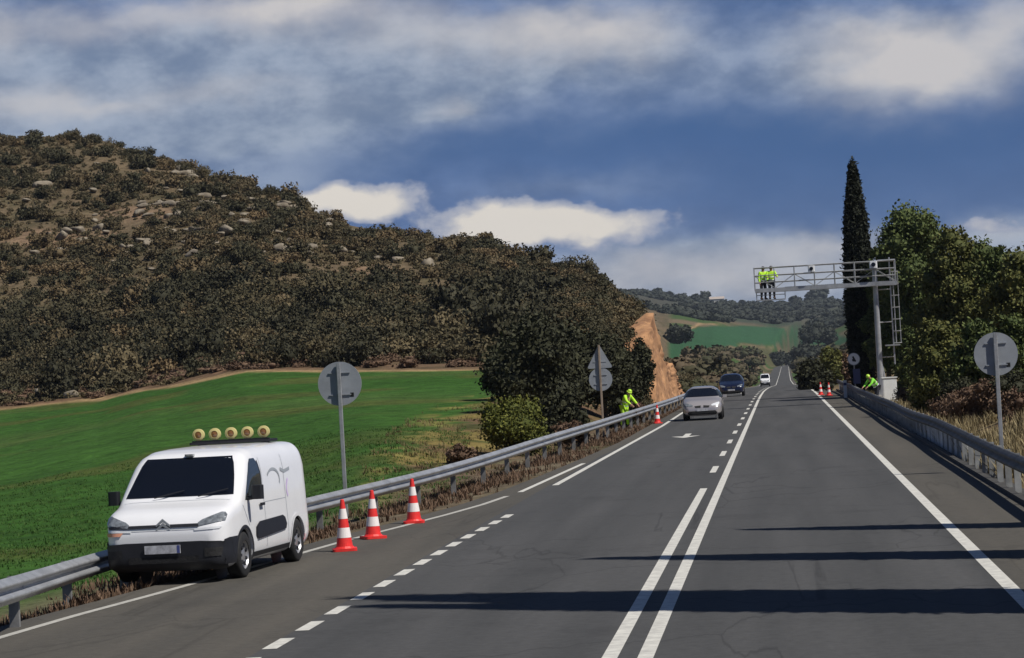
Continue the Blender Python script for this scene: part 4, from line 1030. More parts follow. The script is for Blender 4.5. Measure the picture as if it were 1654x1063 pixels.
rp = []
for i in range(3):
    a = Vector(tri[i]); p = Vector(tri[i - 1]); q = Vector(tri[(i + 1) % 3]); u = (p - a).normalized(); w = (q - a).normalized()
    rp += [a + u * .07, a + (u + w) * .03, a + w * .07]
mb.add([(p.x, .03, p.y + h1) for p in rp] + [(p.x, .05, p.y + h1) for p in rp], [tuple(range(9)), tuple(range(17, 8, -1))] + [(i, 9 + i, 9 + (i + 1) % 9, (i + 1) % 9) for i in range(9)]); mb.build('triangle_plate', M['signback'], t)
MB().lathe([(0, -.012), (.45, -.012), (.45, .012), (0, .012)], (0, .05, h2 - .02), 'Y', 32).build('round_plate', M['signback'], t)
for zz in (h1 - .15, h2 + .15, h2 - .2): MB().box((0, .028, zz), (.5, .02, .035)).build('bracket', M['signback'], t)
MB().rbox((0, -.02, (h1 + .5 - .4) / 2), (.08, .05, h1 + .9), .012).build('post', M['rustpost'], t)
# white faced sign and panel far right
x, y, z = at(1379, 580, 150); zg = tz(x, y)
t = thing('speed_sign', 'small white round sign facing the camera left of the cypress trunk', 'road sign', (x, y, zg)); h = z - zg
MB().lathe([(0, .015), (.36, .015), (.36, -.015), (0, -.015)], (0, 0, h), 'Y', 32).build('sign_plate', M['signback'], t)
MB().lathe([(.33, 0), (.001, 0)], (0, -.019, h), 'Y', 32).build('sign_face', M['redwhite'], t)
mk_ = MB(); mk_.box((.02, -.023, h), (.10, .003, .34), rot=Matrix.Rotation(-.45, 3, 'Y')); mk_.lathe([(.085, 0), (.001, 0)], (-.02, -.0225, h - .06), 'Y', 16); mk_.build('sign_mark', M['black'], t)
MB().tube((0, .04, -.3), (0, .04, h + .3), .035, None, 10).build('post', M['galv_old'], t)
MB().rbox((.12, -.01, h - 1.0), (.42, .04, .85), .03).build('blue_panel', M['bluepanel'], t)
x, y, z = at(1364, 606, 152); zg = tz(x, y); t = thing('marker_post', 'short white marker post at the far end of the right rail', 'marker post', (x, y, zg))
MB().rbox((0, 0, .5), (.2, .12, 1.15), .03).build('body', M['cabinet'], t); MB().box((0, -.064, .85), (.18, .006, .16)).build('reflector', M['bluepanel'], t)

# ------------------------------------------------------------------ gantry
GD = 135.0
gp = at(1424, 640, GD); GX = float(gp[0]); GY = float(gp[1]); gz = 0.0
gt = thing('sign_gantry', 'galvanised cantilever gantry with a railed walkway reaching over the road', 'gantry', (GX, GY, gz))
zb = float(at(1395, 460, GD)[2]); xL = float(at(1219, 458, GD)[0]) - GX
MB().rbox((0, 0, .1), (.9, .9, .5), .05).build('footing', M['concrete'], gt)
p = MB(); p.tube((0, 0, 0), (0, 0, zb + 1.2), .17, .12, 16); p.lathe([(0, .0), (.3, 0), (.3, .04), (0, .04)], (0, 0, .36), 'Z', 16); p.build('column', M['galv'], gt, smooth=False)
br = MB(); br.tube((.35, 0, .3), (.02, 0, 2.6), .045, .045, 8); br.build('brace', M['galv'], gt)
bb = MB()
for yy in (-.42, .42): bb.box((xL / 2 + .55, yy, zb), (-xL + 1.1, .12, .20))
for k in range(15):
    xx = xL + .05 + k * (-xL + 1.0) / 14
    if k == 0 or xx > xL + 1.55: bb.box((xx, 0, zb - .02), (.06, .80, .08))
bb.build('main_beam', M['galv'], gt)
gr_ = MB()
for k in range(70):
    if xL + (k + .5) * (-xL + 1.0) / 70 > xL + 1.55: gr_.box((xL + (k + .5) * (-xL + 1.0) / 70, 0, zb + .12), (.035, .72, .03))
for yy in (-.3, -.1, .1, .3): gr_.box((xL / 2 + .5 + .78, yy, zb + .115), (-xL + 1.0 - 1.56, .02, .02))
gr_.build('walkway_grating', M['galv_old'], gt)
for yy in (-.46, .46):
    rl = MB()
    for zz in (.42, .78, 1.18): rl.tube((xL, yy, zb + zz), (1.05, yy, zb + zz), .028, None, 6)
    npst = 8
    for k in range(npst): xx = xL + k * (-xL + 1.05) / (npst - 1); rl.tube((xx, yy, zb), (xx, yy, zb + 1.2), .03, None, 6)
    for k in range(0, npst - 1): a = xL + k * (-xL + 1.05) / (npst - 1); b = xL + (k + 1) * (-xL + 1.05) / (npst - 1); rl.tube((a if k % 2 else b, yy, zb + .1), (b if k % 2 else a, yy, zb + .78), .014, None, 5)
    rl.build('railing', M['galv'], gt)
er = MB()
for xx in (xL, 1.05):
    for zz in (.6, 1.18): er.tube((xx, -.46, zb + zz), (xx, .46, zb + zz), .025, None, 6)
er.build('end_rail', M['galv'], gt)
bk = MB(); bz = zb - .50; bk.box((xL + .8, 0, bz), (1.5, .78, .05))
for xx in (xL + .06, xL + 1.54):
    for yy in (-.36, .36): bk.tube((xx, yy, bz), (xx, yy, zb), .022, None, 6)
for yy in (-.36, .36): bk.tube((xL + .06, yy, bz + .26), (xL + 1.54, yy, bz + .26), .014, None, 5)
bk.build('work_basket', M['galv'], gt)
# ladder with safety cage
ld = MB(); lx = .78
for yy in (-.22, .22): ld.tube((lx, yy, 1.9), (lx, yy, zb + 1.35), .03, None, 6)
for k in range(int((zb - .8) / .3)): ld.tube((lx, -.22, 2.0 + k * .3), (lx, .22, 2.0 + k * .3), .018, None, 5)
for zz in (2.3, zb - 2.0, zb - .3): ld.tube((0, 0, zz), (lx, 0, zz), .03, None, 6)
ld.build('ladder', M['galv'], gt)
cg = MB()
for k in range(7):
    zz = 3.0 + k * (zb - 2.4) / 6; q = [(lx + .42 * math.sin(a) , .32 * math.cos(a), zz) for a in np.linspace(0, math.pi, 9)]
    for a, b in zip(q[:-1], q[1:]): cg.tube(a, b, .018, None, 5, False)
for a in np.linspace(.35, math.pi - .35, 4): cg.tube((lx + .42 * math.sin(a), .32 * math.cos(a), 3.0), (lx + .42 * math.sin(a), .32 * math.cos(a), 3.0 + zb - 2.4), .015, None, 5)
cg.build('ladder_cage', M['galv'], gt)
lpz = 2.9; MB().box((.72, 0, lpz), (.75, .8, .07)).build('rest_platform', M['galv'], gt)
tp = MB(); tp.box((.62, 0, zb + 1.22), (.9, .9, .05)); tp.build('top_plate', M['galv'], gt)
for px, nm in ((1310, 'a'), (1410, 'b')):
    v = at(px, 430, GD); cx = float(v[0]) - GX; cz = zb + .98 if nm == 'a' else zb + 1.0; sz = .34 if nm == 'a' else .40
    c_ = MB(); c_.rbox((cx, -.62, cz), (sz, .30, sz * .9), .05); hsn = c_.build('camera_housing', M['camera_white'], gt)
    MB().tube((cx, -.78, cz), (cx, -.80, cz), sz * .28, None, 14).build('lens', M['glass'], hsn)
    MB().box((cx, -.48, cz - sz * .5 - .02), (.08, .2, .05)).build('camera_bracket', M['galv_old'], gt)
# white roadside cabinet
x, y, z = at(1437, 640, 131); zg = tz(x, y); x = max(x, 5.0)
cb = thing('roadside_cabinet', 'white control cabinet behind the right rail at the foot of the gantry', 'cabinet', (x, y, min(zg, .2)), .15)
MB().rbox((0, 0, .66), (.72, .42, 1.32), .02).build('body', M['cabinet'], cb); MB().box((0, 0, 1.345), (.80, .50, .05)).build('lid', M['cabinet'], cb)
dr = MB().box((-.0, -.216, .68), (.62, .012, 1.1)).build('door', M['cabinet'], cb); MB().box((.22, -.235, .7), (.03, .03, .14)).build('handle', M['galv_old'], dr); MB().box((0, 0, -.1), (.78, .48, .3)).build('plinth', M['concrete'], cb)

# ------------------------------------------------------------------ cones
def make_cone(label, group):
    t = thing('traffic_cone', label, 'traffic cone', group=group); H_ = .92
    r = lambda z: .155 - (.155 - .035) * (z - .05) / (H_ - .05)
    b = MB(); b.rbox((0, 0, .025), (.44, .44, .05), .06); b.lathe([(r(.05) + .03, .05), (r(.1) + .01, .085)], (0, 0, 0), 'Z', 20); b.build('base', M['cone'], t)
    c = MB(); c.lathe([(r(.05), .05), (r(H_), H_), (r(H_) - .012, H_ + .01), (.0, H_ + .01)], (0, 0, 0), 'Z', 24); c.build('cone_body', M['cone'], t, smooth=False)
    for a, bq in ((.24, .42), (.58, .76)):
        s = MB(); s.lathe([(r(a) + .003, a), (r(bq) + .003, bq)], (0, 0, 0), 'Z', 24); s.build('reflective_band', M['conewhite'], t)
    return t
cn = make_cone('nearest of the three red and white cones, just right of the van', 'cones along the left edge line')
CN = [(557, 890, 'nearest of the three red and white cones, just right of the van', 0, .2), (603, 870, 'middle one of the three red and white cones by the left edge line', 0, .5), (669, 845, 'farthest of the three near cones, beneath the left guard rail', 0, .1),
      (1062, 684, 'small distant cone at the left edge in front of the silver car', 0, .3), (1326, 638, 'left one of two distant cones at the right edge line', 0, .2), (1339, 639, 'right one of two distant cones at the right edge line', 0, .4)]
for i, (px, py, lb, k, rz) in enumerate(CN):
    o = cn if i == 0 else copy_tree(cn); v = ground_at(px, py, 0); o.location = (v[0], v[1], .003); o.rotation_euler = (0, .02 * (i % 2), rz); o['label'] = lb; o.scale = (.88, .88, .88)
    if i > 2: del o['group']

# ------------------------------------------------------------------ vehicles
def loft_body(name, st, n_exp, tumble, m, parent, wheels, wr, track, cut=True):
    """st: (x, z_bottom, z_top, half width); superellipse sections with tumblehome; wheel arches cut out"""
    K = 40; xs = []
    stx = np.array([s[0] for s in st]); X = []
    for a, b in zip(stx[:-1], stx[1:]): X += list(np.linspace(a, b, max(2, int(abs(b - a) / .07)) + 1)[:-1])
    X.append(stx[-1]); X = np.array(X)
    f = lambda j: np.interp(X, stx, [s[j] for s in st]); zb, zt, hw = f(1), f(2), f(3)
    V = []
    for i, x in enumerate(X):
        zc = (zb[i] + zt[i]) / 2; hh = (zt[i] - zb[i]) / 2
        for k in range(K):
            t = 2 * math.pi * (k + .5) / K; c = math.cos(t); s = math.sin(t); e = 2 / n_exp
            y = math.copysign(abs(c) ** e, c) * hw[i]; z = zc + math.copysign(abs(s) ** e, s) * hh
            V.append((x, y * tumble(z), z))
    Fq = []
    for i in range(len(X) - 1):
        for k in range(K): a = i * K + k; b = i * K + (k + 1) % K; Fq.append((a, a + K, b + K, b))
    Fq.append(tuple(range(K))); o = (len(X) - 1) * K; Fq.append(tuple(range(o + K - 1, o - 1, -1)))
    me = bpy.data.meshes.new(name); me.from_pydata(V, [], Fq); me.update()
    import bmesh
    bm = bmesh.new(); bm.from_mesh(me); bmesh.ops.recalc_face_normals(bm, faces=bm.faces); bm.to_mesh(me); 
    bvh = BVHTree.FromBMesh(bm); bm.free()
    me.materials.append(m); ob = bpy.data.objects.new(name, me); C.objects.link(ob)
    if cut:
        cu = MB()
        for wx in wheels:
            for sg in (-1, 1): cu.lathe([(.0, 0), (wr + .055, 0), (wr + .055, .5), (.0, .5)], (wx, sg * (track - .16) - (.5 if sg < 0 else 0), wr * .98), 'Y', 28)
        co = cu.build('cutter', M['blackplastic']); 
        bmc = bmesh.new(); bmc.from_mesh(co.data); bmesh.ops.remove_doubles(bmc, verts=bmc.verts, dist=1e-5); bmesh.ops.recalc_face_normals(bmc, faces=bmc.faces); bmc.to_mesh(co.data); bmc.free()
        md = ob.modifiers.new('b', 'BOOLEAN'); md.operation = 'DIFFERENCE'; md.object = co; md.solver = 'EXACT'; md.use_self = True
        dg = bpy.context.evaluated_depsgraph_get(); dg.update(); me2 = bpy.data.meshes.new_from_object(ob.evaluated_get(dg)); ob.modifiers.clear(); ob.data = me2; me2.name = name
        bpy.data.objects.remove(co)
    ob.parent = parent; smooth_by_angle(ob, 32)
    return ob, bvh
AXV = {'x': (0, 1, 2), 'y': (1, 0, 2), 'z': (2, 0, 1)}
def patch(name, bvh, m, parent, axis, sign, rows, off=.006, n=14, k=None, smooth=True, thick=True):
    """a panel lying on the body: rows of (left, right) 2D points, projected onto it along the axis"""
    a0, a1, a2 = AXV[axis]; P = []
    rows = [(Vector(a), Vector(b)) for a, b in rows]
    # resample rows
    rr2 = []
    for (la_, ra), (lb, rb) in zip(rows[:-1], rows[1:]):
        q = max(1, int(max((lb - la_).length, (rb - ra).length) / .05))
        for j in range(q): t = j / q; rr2.append((la_.lerp(lb, t), ra.lerp(rb, t)))
    rr2.append(rows[-1]); V = []; ok = True
    for l, r in rr2:
        for j in range(n + 1):
            p = l.lerp(r, j / n); o = [0, 0, 0]; o[a1] = p[0]; o[a2] = p[1]; o[a0] = 6 * sign; d = [0, 0, 0]; d[a0] = -sign
            h, nr, idx, ds = bvh.ray_cast(Vector(o), Vector(d))
            if h is None: q_ = Vector(o); q_[a0] = (V[-1][a0] if V else 0); h = q_; nr = Vector((0, 0, 0)); nr[a0] = sign
            if nr.dot(Vector(d)) > 0: nr = -nr
            V.append(h + nr * off)
    w = n + 1; Fq = [(i * w + j, i * w + j + 1, (i + 1) * w + j + 1, (i + 1) * w + j) for i in range(len(rr2) - 1) for j in range(n)]
    mb = MB(); mb.add(V, Fq); o = mb.build(name, m, parent, smooth=True)
    return o
def wheel(parent, x, y, r, side, rimcol='rim'):
    w = bpy.data.objects.new('wheel', None); C.objects.link(w)
    t = MB(); t.lathe([(r * .62, -.10), (r * .9, -.105), (r * .985, -.085), (r, -.05), (r, .05), (r * .985, .085), (r * .9, .105), (r * .62, .10)], (0, 0, 0), 'Y', 36)
    ty = t.build('wheel', M['rubber'], parent, smooth=True, loc=(x, y, r)); bpy.data.objects.remove(w)
    c = MB(); s = side
    c.lathe([(r * .63, s * .09), (r * .60, s * .07), (r * .56, s * .05), (r * .2, s * .075), (.001, s * .08)], (0, 0, 0), 'Y', 28)
    c.build('rim', M[rimcol], ty, smooth=True)
    h = MB()
    for k in range(7):
        a = k * 2 * math.pi / 7; m = Matrix.Rotation(-a, 3, 'Y'); h.box(m @ Vector((r * .4, s * .078, 0)), (r * .17, .02, r * .12), rot=m)
    h.build('rim_opening', M['blackplastic'], ty)
    return ty

def build_van(parent, W2=.92, L2=2.2, Ht=1.84, delivery=False):
    tum = lambda z: 1.0 if z < 1.0 else 1 - .13 * ((z - 1.0) / .84) ** 1.5
    st = [(-L2 + .06, .38, 1.70, .84), (-L2 + .07, .30, 1.77, .88), (-L2 + .10, .26, 1.80, .905), (-L2 + .2, .24, 1.825, .92), (-1.4, .22, Ht, .925), (.0, .22, Ht, .925), (.45, .22, 1.825, .925), (.72, .22, 1.775, .925), (.86, .22, 1.70, .925),
          (1.14, .22, 1.42, .925), (1.42, .22, 1.165, .92), (1.55, .22, 1.115, .915), (1.85, .23, 1.045, .90), (2.0, .24, .985, .875), (2.08, .25, .92, .84), (2.13, .27, .86, .80), (2.17, .30, .80, .75), (2.195, .35, .72, .69), (2.2, .40, .64, .62)]
    st = [(a, b - .05, c, d) for a, b, c, d in st]
    body, bv = loft_body('body', st, 8.5, tum, M['white_paint'], parent, (-1.42, 1.34), .325, .92)
    # glass
    patch('windshield', bv, M['glass'], parent, 'x', 1, [((-.80, 1.185), (.80, 1.185)), ((-.775, 1.30), (.775, 1.30)), ((-.74, 1.45), (.74, 1.45)), ((-.69, 1.62), (.69, 1.62)), ((-.64, 1.715), (.64, 1.715))], n=20)
    for s in (1, -1):
        patch('side_window', bv, M['sideglass'], parent, 'y', s, [((.30, 1.09), (1.22, 1.09)), ((.30, 1.22), (1.12, 1.22)), ((.32, 1.42), (.93, 1.42)), ((.36, 1.60), (.73, 1.60)), ((.42, 1.655), (.62, 1.655))], n=12)
        patch('pillar_trim', bv, M['blackplastic'], parent, 'y', s, [((.255, 1.06), (.30, 1.09)), ((.26, 1.40), (.32, 1.42)), ((.31, 1.63), (.36, 1.60))], off=.004, n=2)
        # door seams, rub panel, sill, arches
        for pts in ([((.22, .36), (.235, .36)), ((.22, 1.66), (.235, 1.66))], [((-.92, .36), (-.905, .36)), ((-.92, 1.66), (-.905, 1.66))], [((1.06, .72), (1.075, .72)), ((1.34, 1.03), (1.355, 1.03))], [((-.9, 1.0), (.2, 1.0)), ((-.9, 1.008), (.2, 1.008))]):
            patch('door_seam', bv, M['grey_print'], parent, 'y', s, pts, off=.003, n=2 if pts[0][1][0] - pts[0][0][0] < .5 else 12)
        patch('rub_panel', bv, M['blackplastic'], parent, 'y', s, [((-.72, .55), (.72, .50)), ((-.78, .62), (.80, .57)), ((-.72, .72), (.76, .70)), ((-.60, .76), (.62, .745))], off=.022, n=16)
        patch('sill', bv, M['blackplastic'], parent, 'y', s, [((-1.0, .26), (.93, .26)), ((-1.0, .33), (.93, .33))], off=.012, n=12)
        MB().rbox((.42, s * .935, .985), (.17, .035, .04), .012).build('door_handle', M['blackplastic'], parent)
        # wheel arch trims as arcs
        for wx in (-1.42, 1.34):
            mb = MB(); V = []; q = 22
            for i in range(q + 1):
                a = math.radians(-12 + 204 * i / q)
                for r in (.375, .425):
                    px, pz = wx + r * math.cos(a), .32 + r * math.sin(a); h, nr, _, _ = bv.ray_cast(Vector((px, s * 5, max(pz, .26))), Vector((0, -s, 0)))
                    yy = h.y if h is not None else s * .9; V.append((px, yy + s * .012, pz))
            mb.add(V, [(2 * i, 2 * i + 1, 2 * i + 3, 2 * i + 2) for i in range(q)]); mb.build('arch_trim', M['blackplastic'] if wx > 0 else M['white_paint'], parent, smooth=True)
            ln = MB(); ln.lathe([(.372, s * (.55)), (.372, s * .89)], (wx, 0, .32), 'Y', 24, -.15, math.pi + .15); ln.lathe([(.37, s * .56), (.01, s * .56)], (wx, 0, .32), 'Y', 24); ln.build('wheel_well', M['blackplastic'], parent)
            wheel(parent, wx, s * .815, .325, s)
        # mirrors
        mr = MB(); mr.rbox((1.10, s * 1.075, 1.19), (.12, .17, .20), .045, 4); m_ = mr.build('mirror', M['blackplastic'], parent); MB().tube((1.10, s * .88, 1.10), (1.10, s * 1.02, 1.12), .03, None, 8).build('mirror_arm', M['blackplastic'], m_)
    # nose
    patch('bumper', bv, M['blackplastic'], parent, 'x', 1, [((-.82, .21), (.82, .21)), ((-.90, .34), (.90, .34)), ((-.895, .55), (.895, .55)), ((-.80, .585), (.80, .585)), ((-.55, .60), (.55, .60))], off=.022, n=26)
    for s in (1, -1):
        patch('bumper_side', bv, M['blackplastic'], parent, 'y', s, [((1.72, .26), (2.06, .26)), ((1.74, .45), (2.09, .45)), ((1.70, .57), (2.08, .60)), ((1.68, .62), (1.98, .62))], off=.018, n=6)
        patch('headlight', bv, M['headlamp'], parent, 'x', 1, [((s * .52, .80), (s * .86, .86)), ((s * .50, .845), (s * .865, .93)), ((s * .56, .885), (s * .84, .965)), ((s * .66, .92), (s * .80, .97))], off=.012, n=8)
        il = patch('day_light', bv, M['headlamp_bright'], parent, 'x', 1, [((s * .46, .742), (s * .80, .755)), ((s * .46, .77), (s * .83, .785))], off=.012, n=8)
        patch('air_intake', bv, M['rubber'], parent, 'x', 1, [((s * .60, .38), (s * .80, .38)), ((s * .60, .50), (s * .82, .50))], off=.03, n=4)
    patch('front_indicator', bv, M['indicator'], parent, 'x', 1, [((-.84, .70), (-.62, .70)), ((-.85, .745), (-.58, .745))], off=.014, n=6)
    patch('grille_bar', bv, M['blackplastic'], parent, 'x', 1, [((-.80, .795), (.52, .795)), ((-.82, .835), (.52, .835))], off=.012, n=24)
    patch('grille_bar', bv, M['grey_print'], parent, 'x', 1, [((-.78, .765), (.50, .765)), ((-.78, .775), (.50, .775))], off=.010, n=24)
    for dz in (0, .055):
        e = MB()
        for s in (1, -1): e.add([(2.165, 0, .815 + dz + .055), (2.165, s * .10, .785 + dz), (2.165, s * .10, .755 + dz), (2.165, 0, .822 + dz), (2.185, 0, .815 + dz + .055), (2.185, s * .10, .785 + dz), (2.185, s * .10, .755 + dz), (2.185, 0, .822 + dz)], [(4, 5, 6, 7), (0, 1, 5, 4), (2, 3, 7, 6), (1, 2, 6, 5)])
        e.build('emblem_chevron', M['signback'], parent)
    patch('lower_grille', bv, M['rubber'], parent, 'x', 1, [((-.5, .31), (.5, .31)), ((-.52, .40), (.52, .40))], off=.032, n=12)
    pl = MB().box((2.245, 0, .50), (.015, .52, .115)).build('number_plate', M['plate'], parent); MB().box((2.254, .235, .50), (.004, .04, .108)).build('plate_band', M['blueband'], pl)
    patch('bonnet_seam', bv, M['grey_print'], parent, 'z', 1, [((1.50, -.78), (1.50, .78)), ((1.507, -.78), (1.507, .78))], off=.003, n=16)
    wp = MB()
    for y0 in (-.35, .3): wp.tube((1.46, y0, 1.185), (1.36, y0 + .42, 1.27), .010, None, 5)
    wp.build('wiper', M['blackplastic'], parent)
    MB().rbox((.82, 0, 1.755), (.10, .13, .03), .02).build('roof_aerial', M['headlamp'], parent)
    return bv
O_ = (-8.46, 37.75)
van = thing('delivery_van', 'white delivery van parked on the verge under a row of yellow lamps', 'van', (O_[0], O_[1], .0), math.atan2(-.996, -.09))
bv = build_van(van)
# print on the rear quarter: a grey arc and a lilac stroke
def side_curve(name, pts, w, m):
    V = []
    for i, p in enumerate(pts):
        q = Vector(pts[min(i + 1, len(pts) - 1)]) - Vector(pts[max(i - 1, 0)]); q = Vector((-q.y, q.x)).normalized() * w / 2
        for s in (1, -1):
            x, z = p[0] + q.x * s, p[1] + q.y * s; h, nr, _, _ = bv.ray_cast(Vector((x, 5, z)), Vector((0, -1, 0))); V.append(h + nr.normalized() * .006 if nr.y > 0 else h - nr.normalized() * .006)
    MB().add(V, [(2 * i, 2 * i + 1, 2 * i + 3, 2 * i + 2) for i in range(len(pts) - 1)]).build(name, m, van)
side_curve('side_print', [(-.35 - .55 * math.cos(a) * .6, 1.30 + .16 * math.sin(a)) for a in np.linspace(-.4, 2.6, 16)], .04, M['grey_print'])
side_curve('side_print', [(-1.25, 1.43), (-.95, 1.40), (-.75, 1.44)], .05, M['grey_print'])
side_curve('side_print', [(-1.1 + .1 * math.sin(a), 1.28 - .1 * a) for a in np.linspace(0, 2.6, 12)], .05, M['lilac_print'])
# light board on the roof
lb_ = thing('roof_light_bar', 'row of five round yellow lamps on a black rack across the van roof', 'light bar', (O_[0], O_[1], 0), math.atan2(-.996, -.09))
rk = MB(); rk.rbox((-1.35, 0, 1.868), (.42, 1.28, .04), .02); rk.box((-1.22, 0, 1.895), (.06, 1.22, .03))
for y0 in (-.5, .5): rk.box((-1.35, y0, 1.845), (.3, .05, .07))
rk.build('rack', M['blackplastic'], lb_)
for k in range(5):
    y0 = (k - 2) * .258; zc = 2.0
    hl = MB(); hl.lathe([(.001, -.10), (.075, -.10), (.092, -.05), (.092, .0), (.055, .012), (.053, 0)], (-1.22, y0, zc), 'X', 24); lm = hl.build('lamp_housing', M['amber'], lb_)
    MB().lathe([(.055, .0), (.03, .012), (.001, .018)], (-1.22, y0, zc), 'X', 20).build('lamp_lens', M['ambercore'], lm)
    MB().box((-1.26, y0, 1.915), (.04, .05, .05)).build('lamp_foot', M['blackplastic'], lm)

def build_car(parent, paint, W2=.88, L2=2.1, Ht=1.45, suv=False):
    k = Ht / 1.45
    tum = lambda z: 1.0 if z < .88 * k else 1 - .24 * min(1.2, (z - .88 * k) / (.57 * k)) ** 1.2
    st = [(-L2, .45, .80 * k, W2 * .8), (-L2 + .04, .32, .95 * k, W2 * .88), (-L2 + .2, .25, 1.08 * k, W2 * .95), (-L2 + .5, .2, 1.30 * k, W2), (-L2 + .9, .2, 1.42 * k, W2), (-.5, .2, Ht, W2), (.1, .2, 1.43 * k, W2), (.35, .2, 1.37 * k, W2), (.7, .2, 1.18 * k, W2), (1.05, .2, .985 * k, W2),
          (1.3, .2, .93 * k, W2 * .99), (1.7, .2, .85 * k, W2 * .96), (L2 - .2, .2, .76 * k, W2 * .9), (L2 - .09, .21, .68 * k, W2 * .83), (L2 - .03, .24, .6 * k, W2 * .75), (L2, .3, .5 * k, W2 * .66)]
    wr = .31
    body, b = loft_body('body', st, 4.2, tum, M[paint], parent, (-1.3, 1.28), wr, W2)
    patch('windshield', b, M['glass'], parent, 'x', 1, [((-.74 * W2 / .88, 1.0 * k), (.74 * W2 / .88, 1.0 * k)), ((-.66, 1.2 * k), (.66, 1.2 * k)), ((-.58, 1.36 * k), (.58, 1.36 * k))], n=16)
    patch('rear_window', b, M['glass'], parent, 'x', -1, [((-.66, 1.02 * k), (.66, 1.02 * k)), ((-.56, 1.3 * k), (.56, 1.3 * k))], n=12)
    for s in (1, -1):
        patch('side_window', b, M['sideglass'], parent, 'y', s, [((-.05, .92 * k), (.98, .94 * k)), ((-.05, 1.12 * k), (.70, 1.12 * k)), ((-.05, 1.28 * k), (.38, 1.28 * k))], n=10)
        patch('side_window', b, M['sideglass'], parent, 'y', s, [((-1.35, .95 * k), (-.12, .93 * k)), ((-1.25, 1.12 * k), (-.12, 1.12 * k)), ((-1.0, 1.28 * k), (-.12, 1.28 * k))], n=10)
        patch('headlight', b, M['headlamp_bright' if s > 0 and paint == 'silver' else 'headlamp'], parent, 'x', 1, [((s * .42 * W2 / .88, .60 * k), (s * .70 * W2 / .88, .62 * k)), ((s * .40 * W2 / .88, .66 * k), (s * .76 * W2 / .88, .71 * k)), ((s * .5 * W2 / .88, .70 * k), (s * .74 * W2 / .88, .76 * k))], off=.012, n=8)
        patch('grille', b, M['rubber'], parent, 'x', 1, [((s * .06, .55 * k), (s * .30, .55 * k)), ((s * .06, .64 * k), (s * .34, .62 * k))], off=.012, n=5)
        mr = MB(); mr.rbox((.82, s * (W2 + .10), .98 * k), (.10, .19, .13), .03); m_ = mr.build('mirror', M[paint], parent); MB().tube((.84, s * (W2 - .06), .93 * k), (.83, s * (W2 + .06), .95 * k), .025, None, 6).build('mirror_arm', M['blackplastic'], m_)
        for wx in (-1.3, 1.28):
            ln = MB(); ln.lathe([(wr + .05, s * (W2 - .36)), (wr + .05, s * (W2 - .05))], (wx, 0, wr), 'Y', 20, -.1, math.pi + .1); ln.lathe([(wr + .05, s * (W2 - .35)), (.01, s * (W2 - .35))], (wx, 0, wr), 'Y', 20); ln.build('wheel_well', M['blackplastic'], parent)
            wheel(parent, wx, s * (W2 - .11), wr, s)
        MB().rbox((-.25, s * (W2 + .005), .80 * k), (.16, .03, .03), .01).build('door_handle', M[paint], parent)
    patch('lower_intake', b, M['rubber'], parent, 'x', 1, [((-.60, .26), (.60, .26)), ((-.66, .34), (.66, .34)), ((-.58, .42), (.58, .42))], off=.012, n=12)
    pl = MB().box((L2 + .02, 0, .47), (.015, .5, .11)).build('number_plate', M['plate'], parent)
    return b
v = ground_at(1136, 679); car = thing('hatchback_car', 'silver hatchback driving toward the camera in the left lane', 'car', (-3.5, float(v[1]) + 2.1, 0), -math.pi / 2); build_car(car, 'silver', .89, 2.1, 1.50)
v = ground_at(1180, 641); car2 = thing('estate_car', 'dark blue car following behind the silver hatchback', 'car', (-3.45, 187.5, 0), -math.pi / 2); car2.location.z = float(road_z(187.5)) + .003; build_car(car2, 'bluecar', .92, 2.2, 1.62)
yv = 450.0; vn = thing('panel_van', 'distant white van coming down the far road', 'van', (float(road_dx(yv)) - 2.9, yv, float(road_z(yv)) + .01), -math.pi / 2); build_van(vn); vn.scale = (.95, .92, 1.18)

# ------------------------------------------------------------------ people
def skin_mesh(name, joints, edges, radii, m, parent, root=0, sub=2):
    me = bpy.data.meshes.new(name + '_cage'); me.from_pydata([tuple(p) for p in joints], edges, []); ob = bpy.data.objects.new(name + '_cage', me); C.objects.link(ob)
    md = ob.modifiers.new('s', 'SKIN'); md.use_smooth_shade = True; sv_ = me.skin_vertices[0].data
    for i, r in enumerate(radii): sv_[i].radius = (r, r) if not hasattr(r, '__len__') else r; sv_[i].use_root = (i == root)
    ss = ob.modifiers.new('u', 'SUBSURF'); ss.levels = sub; ss.render_levels = sub
    dg = bpy.context.evaluated_depsgraph_get(); dg.update(); m2 = bpy.data.meshes.new_from_object(ob.evaluated_get(dg)); bpy.data.objects.remove(ob); m2.materials.clear(); m2.materials.append(m)
    m2.polygons.foreach_set('use_smooth', [True] * len(m2.polygons)); return m2

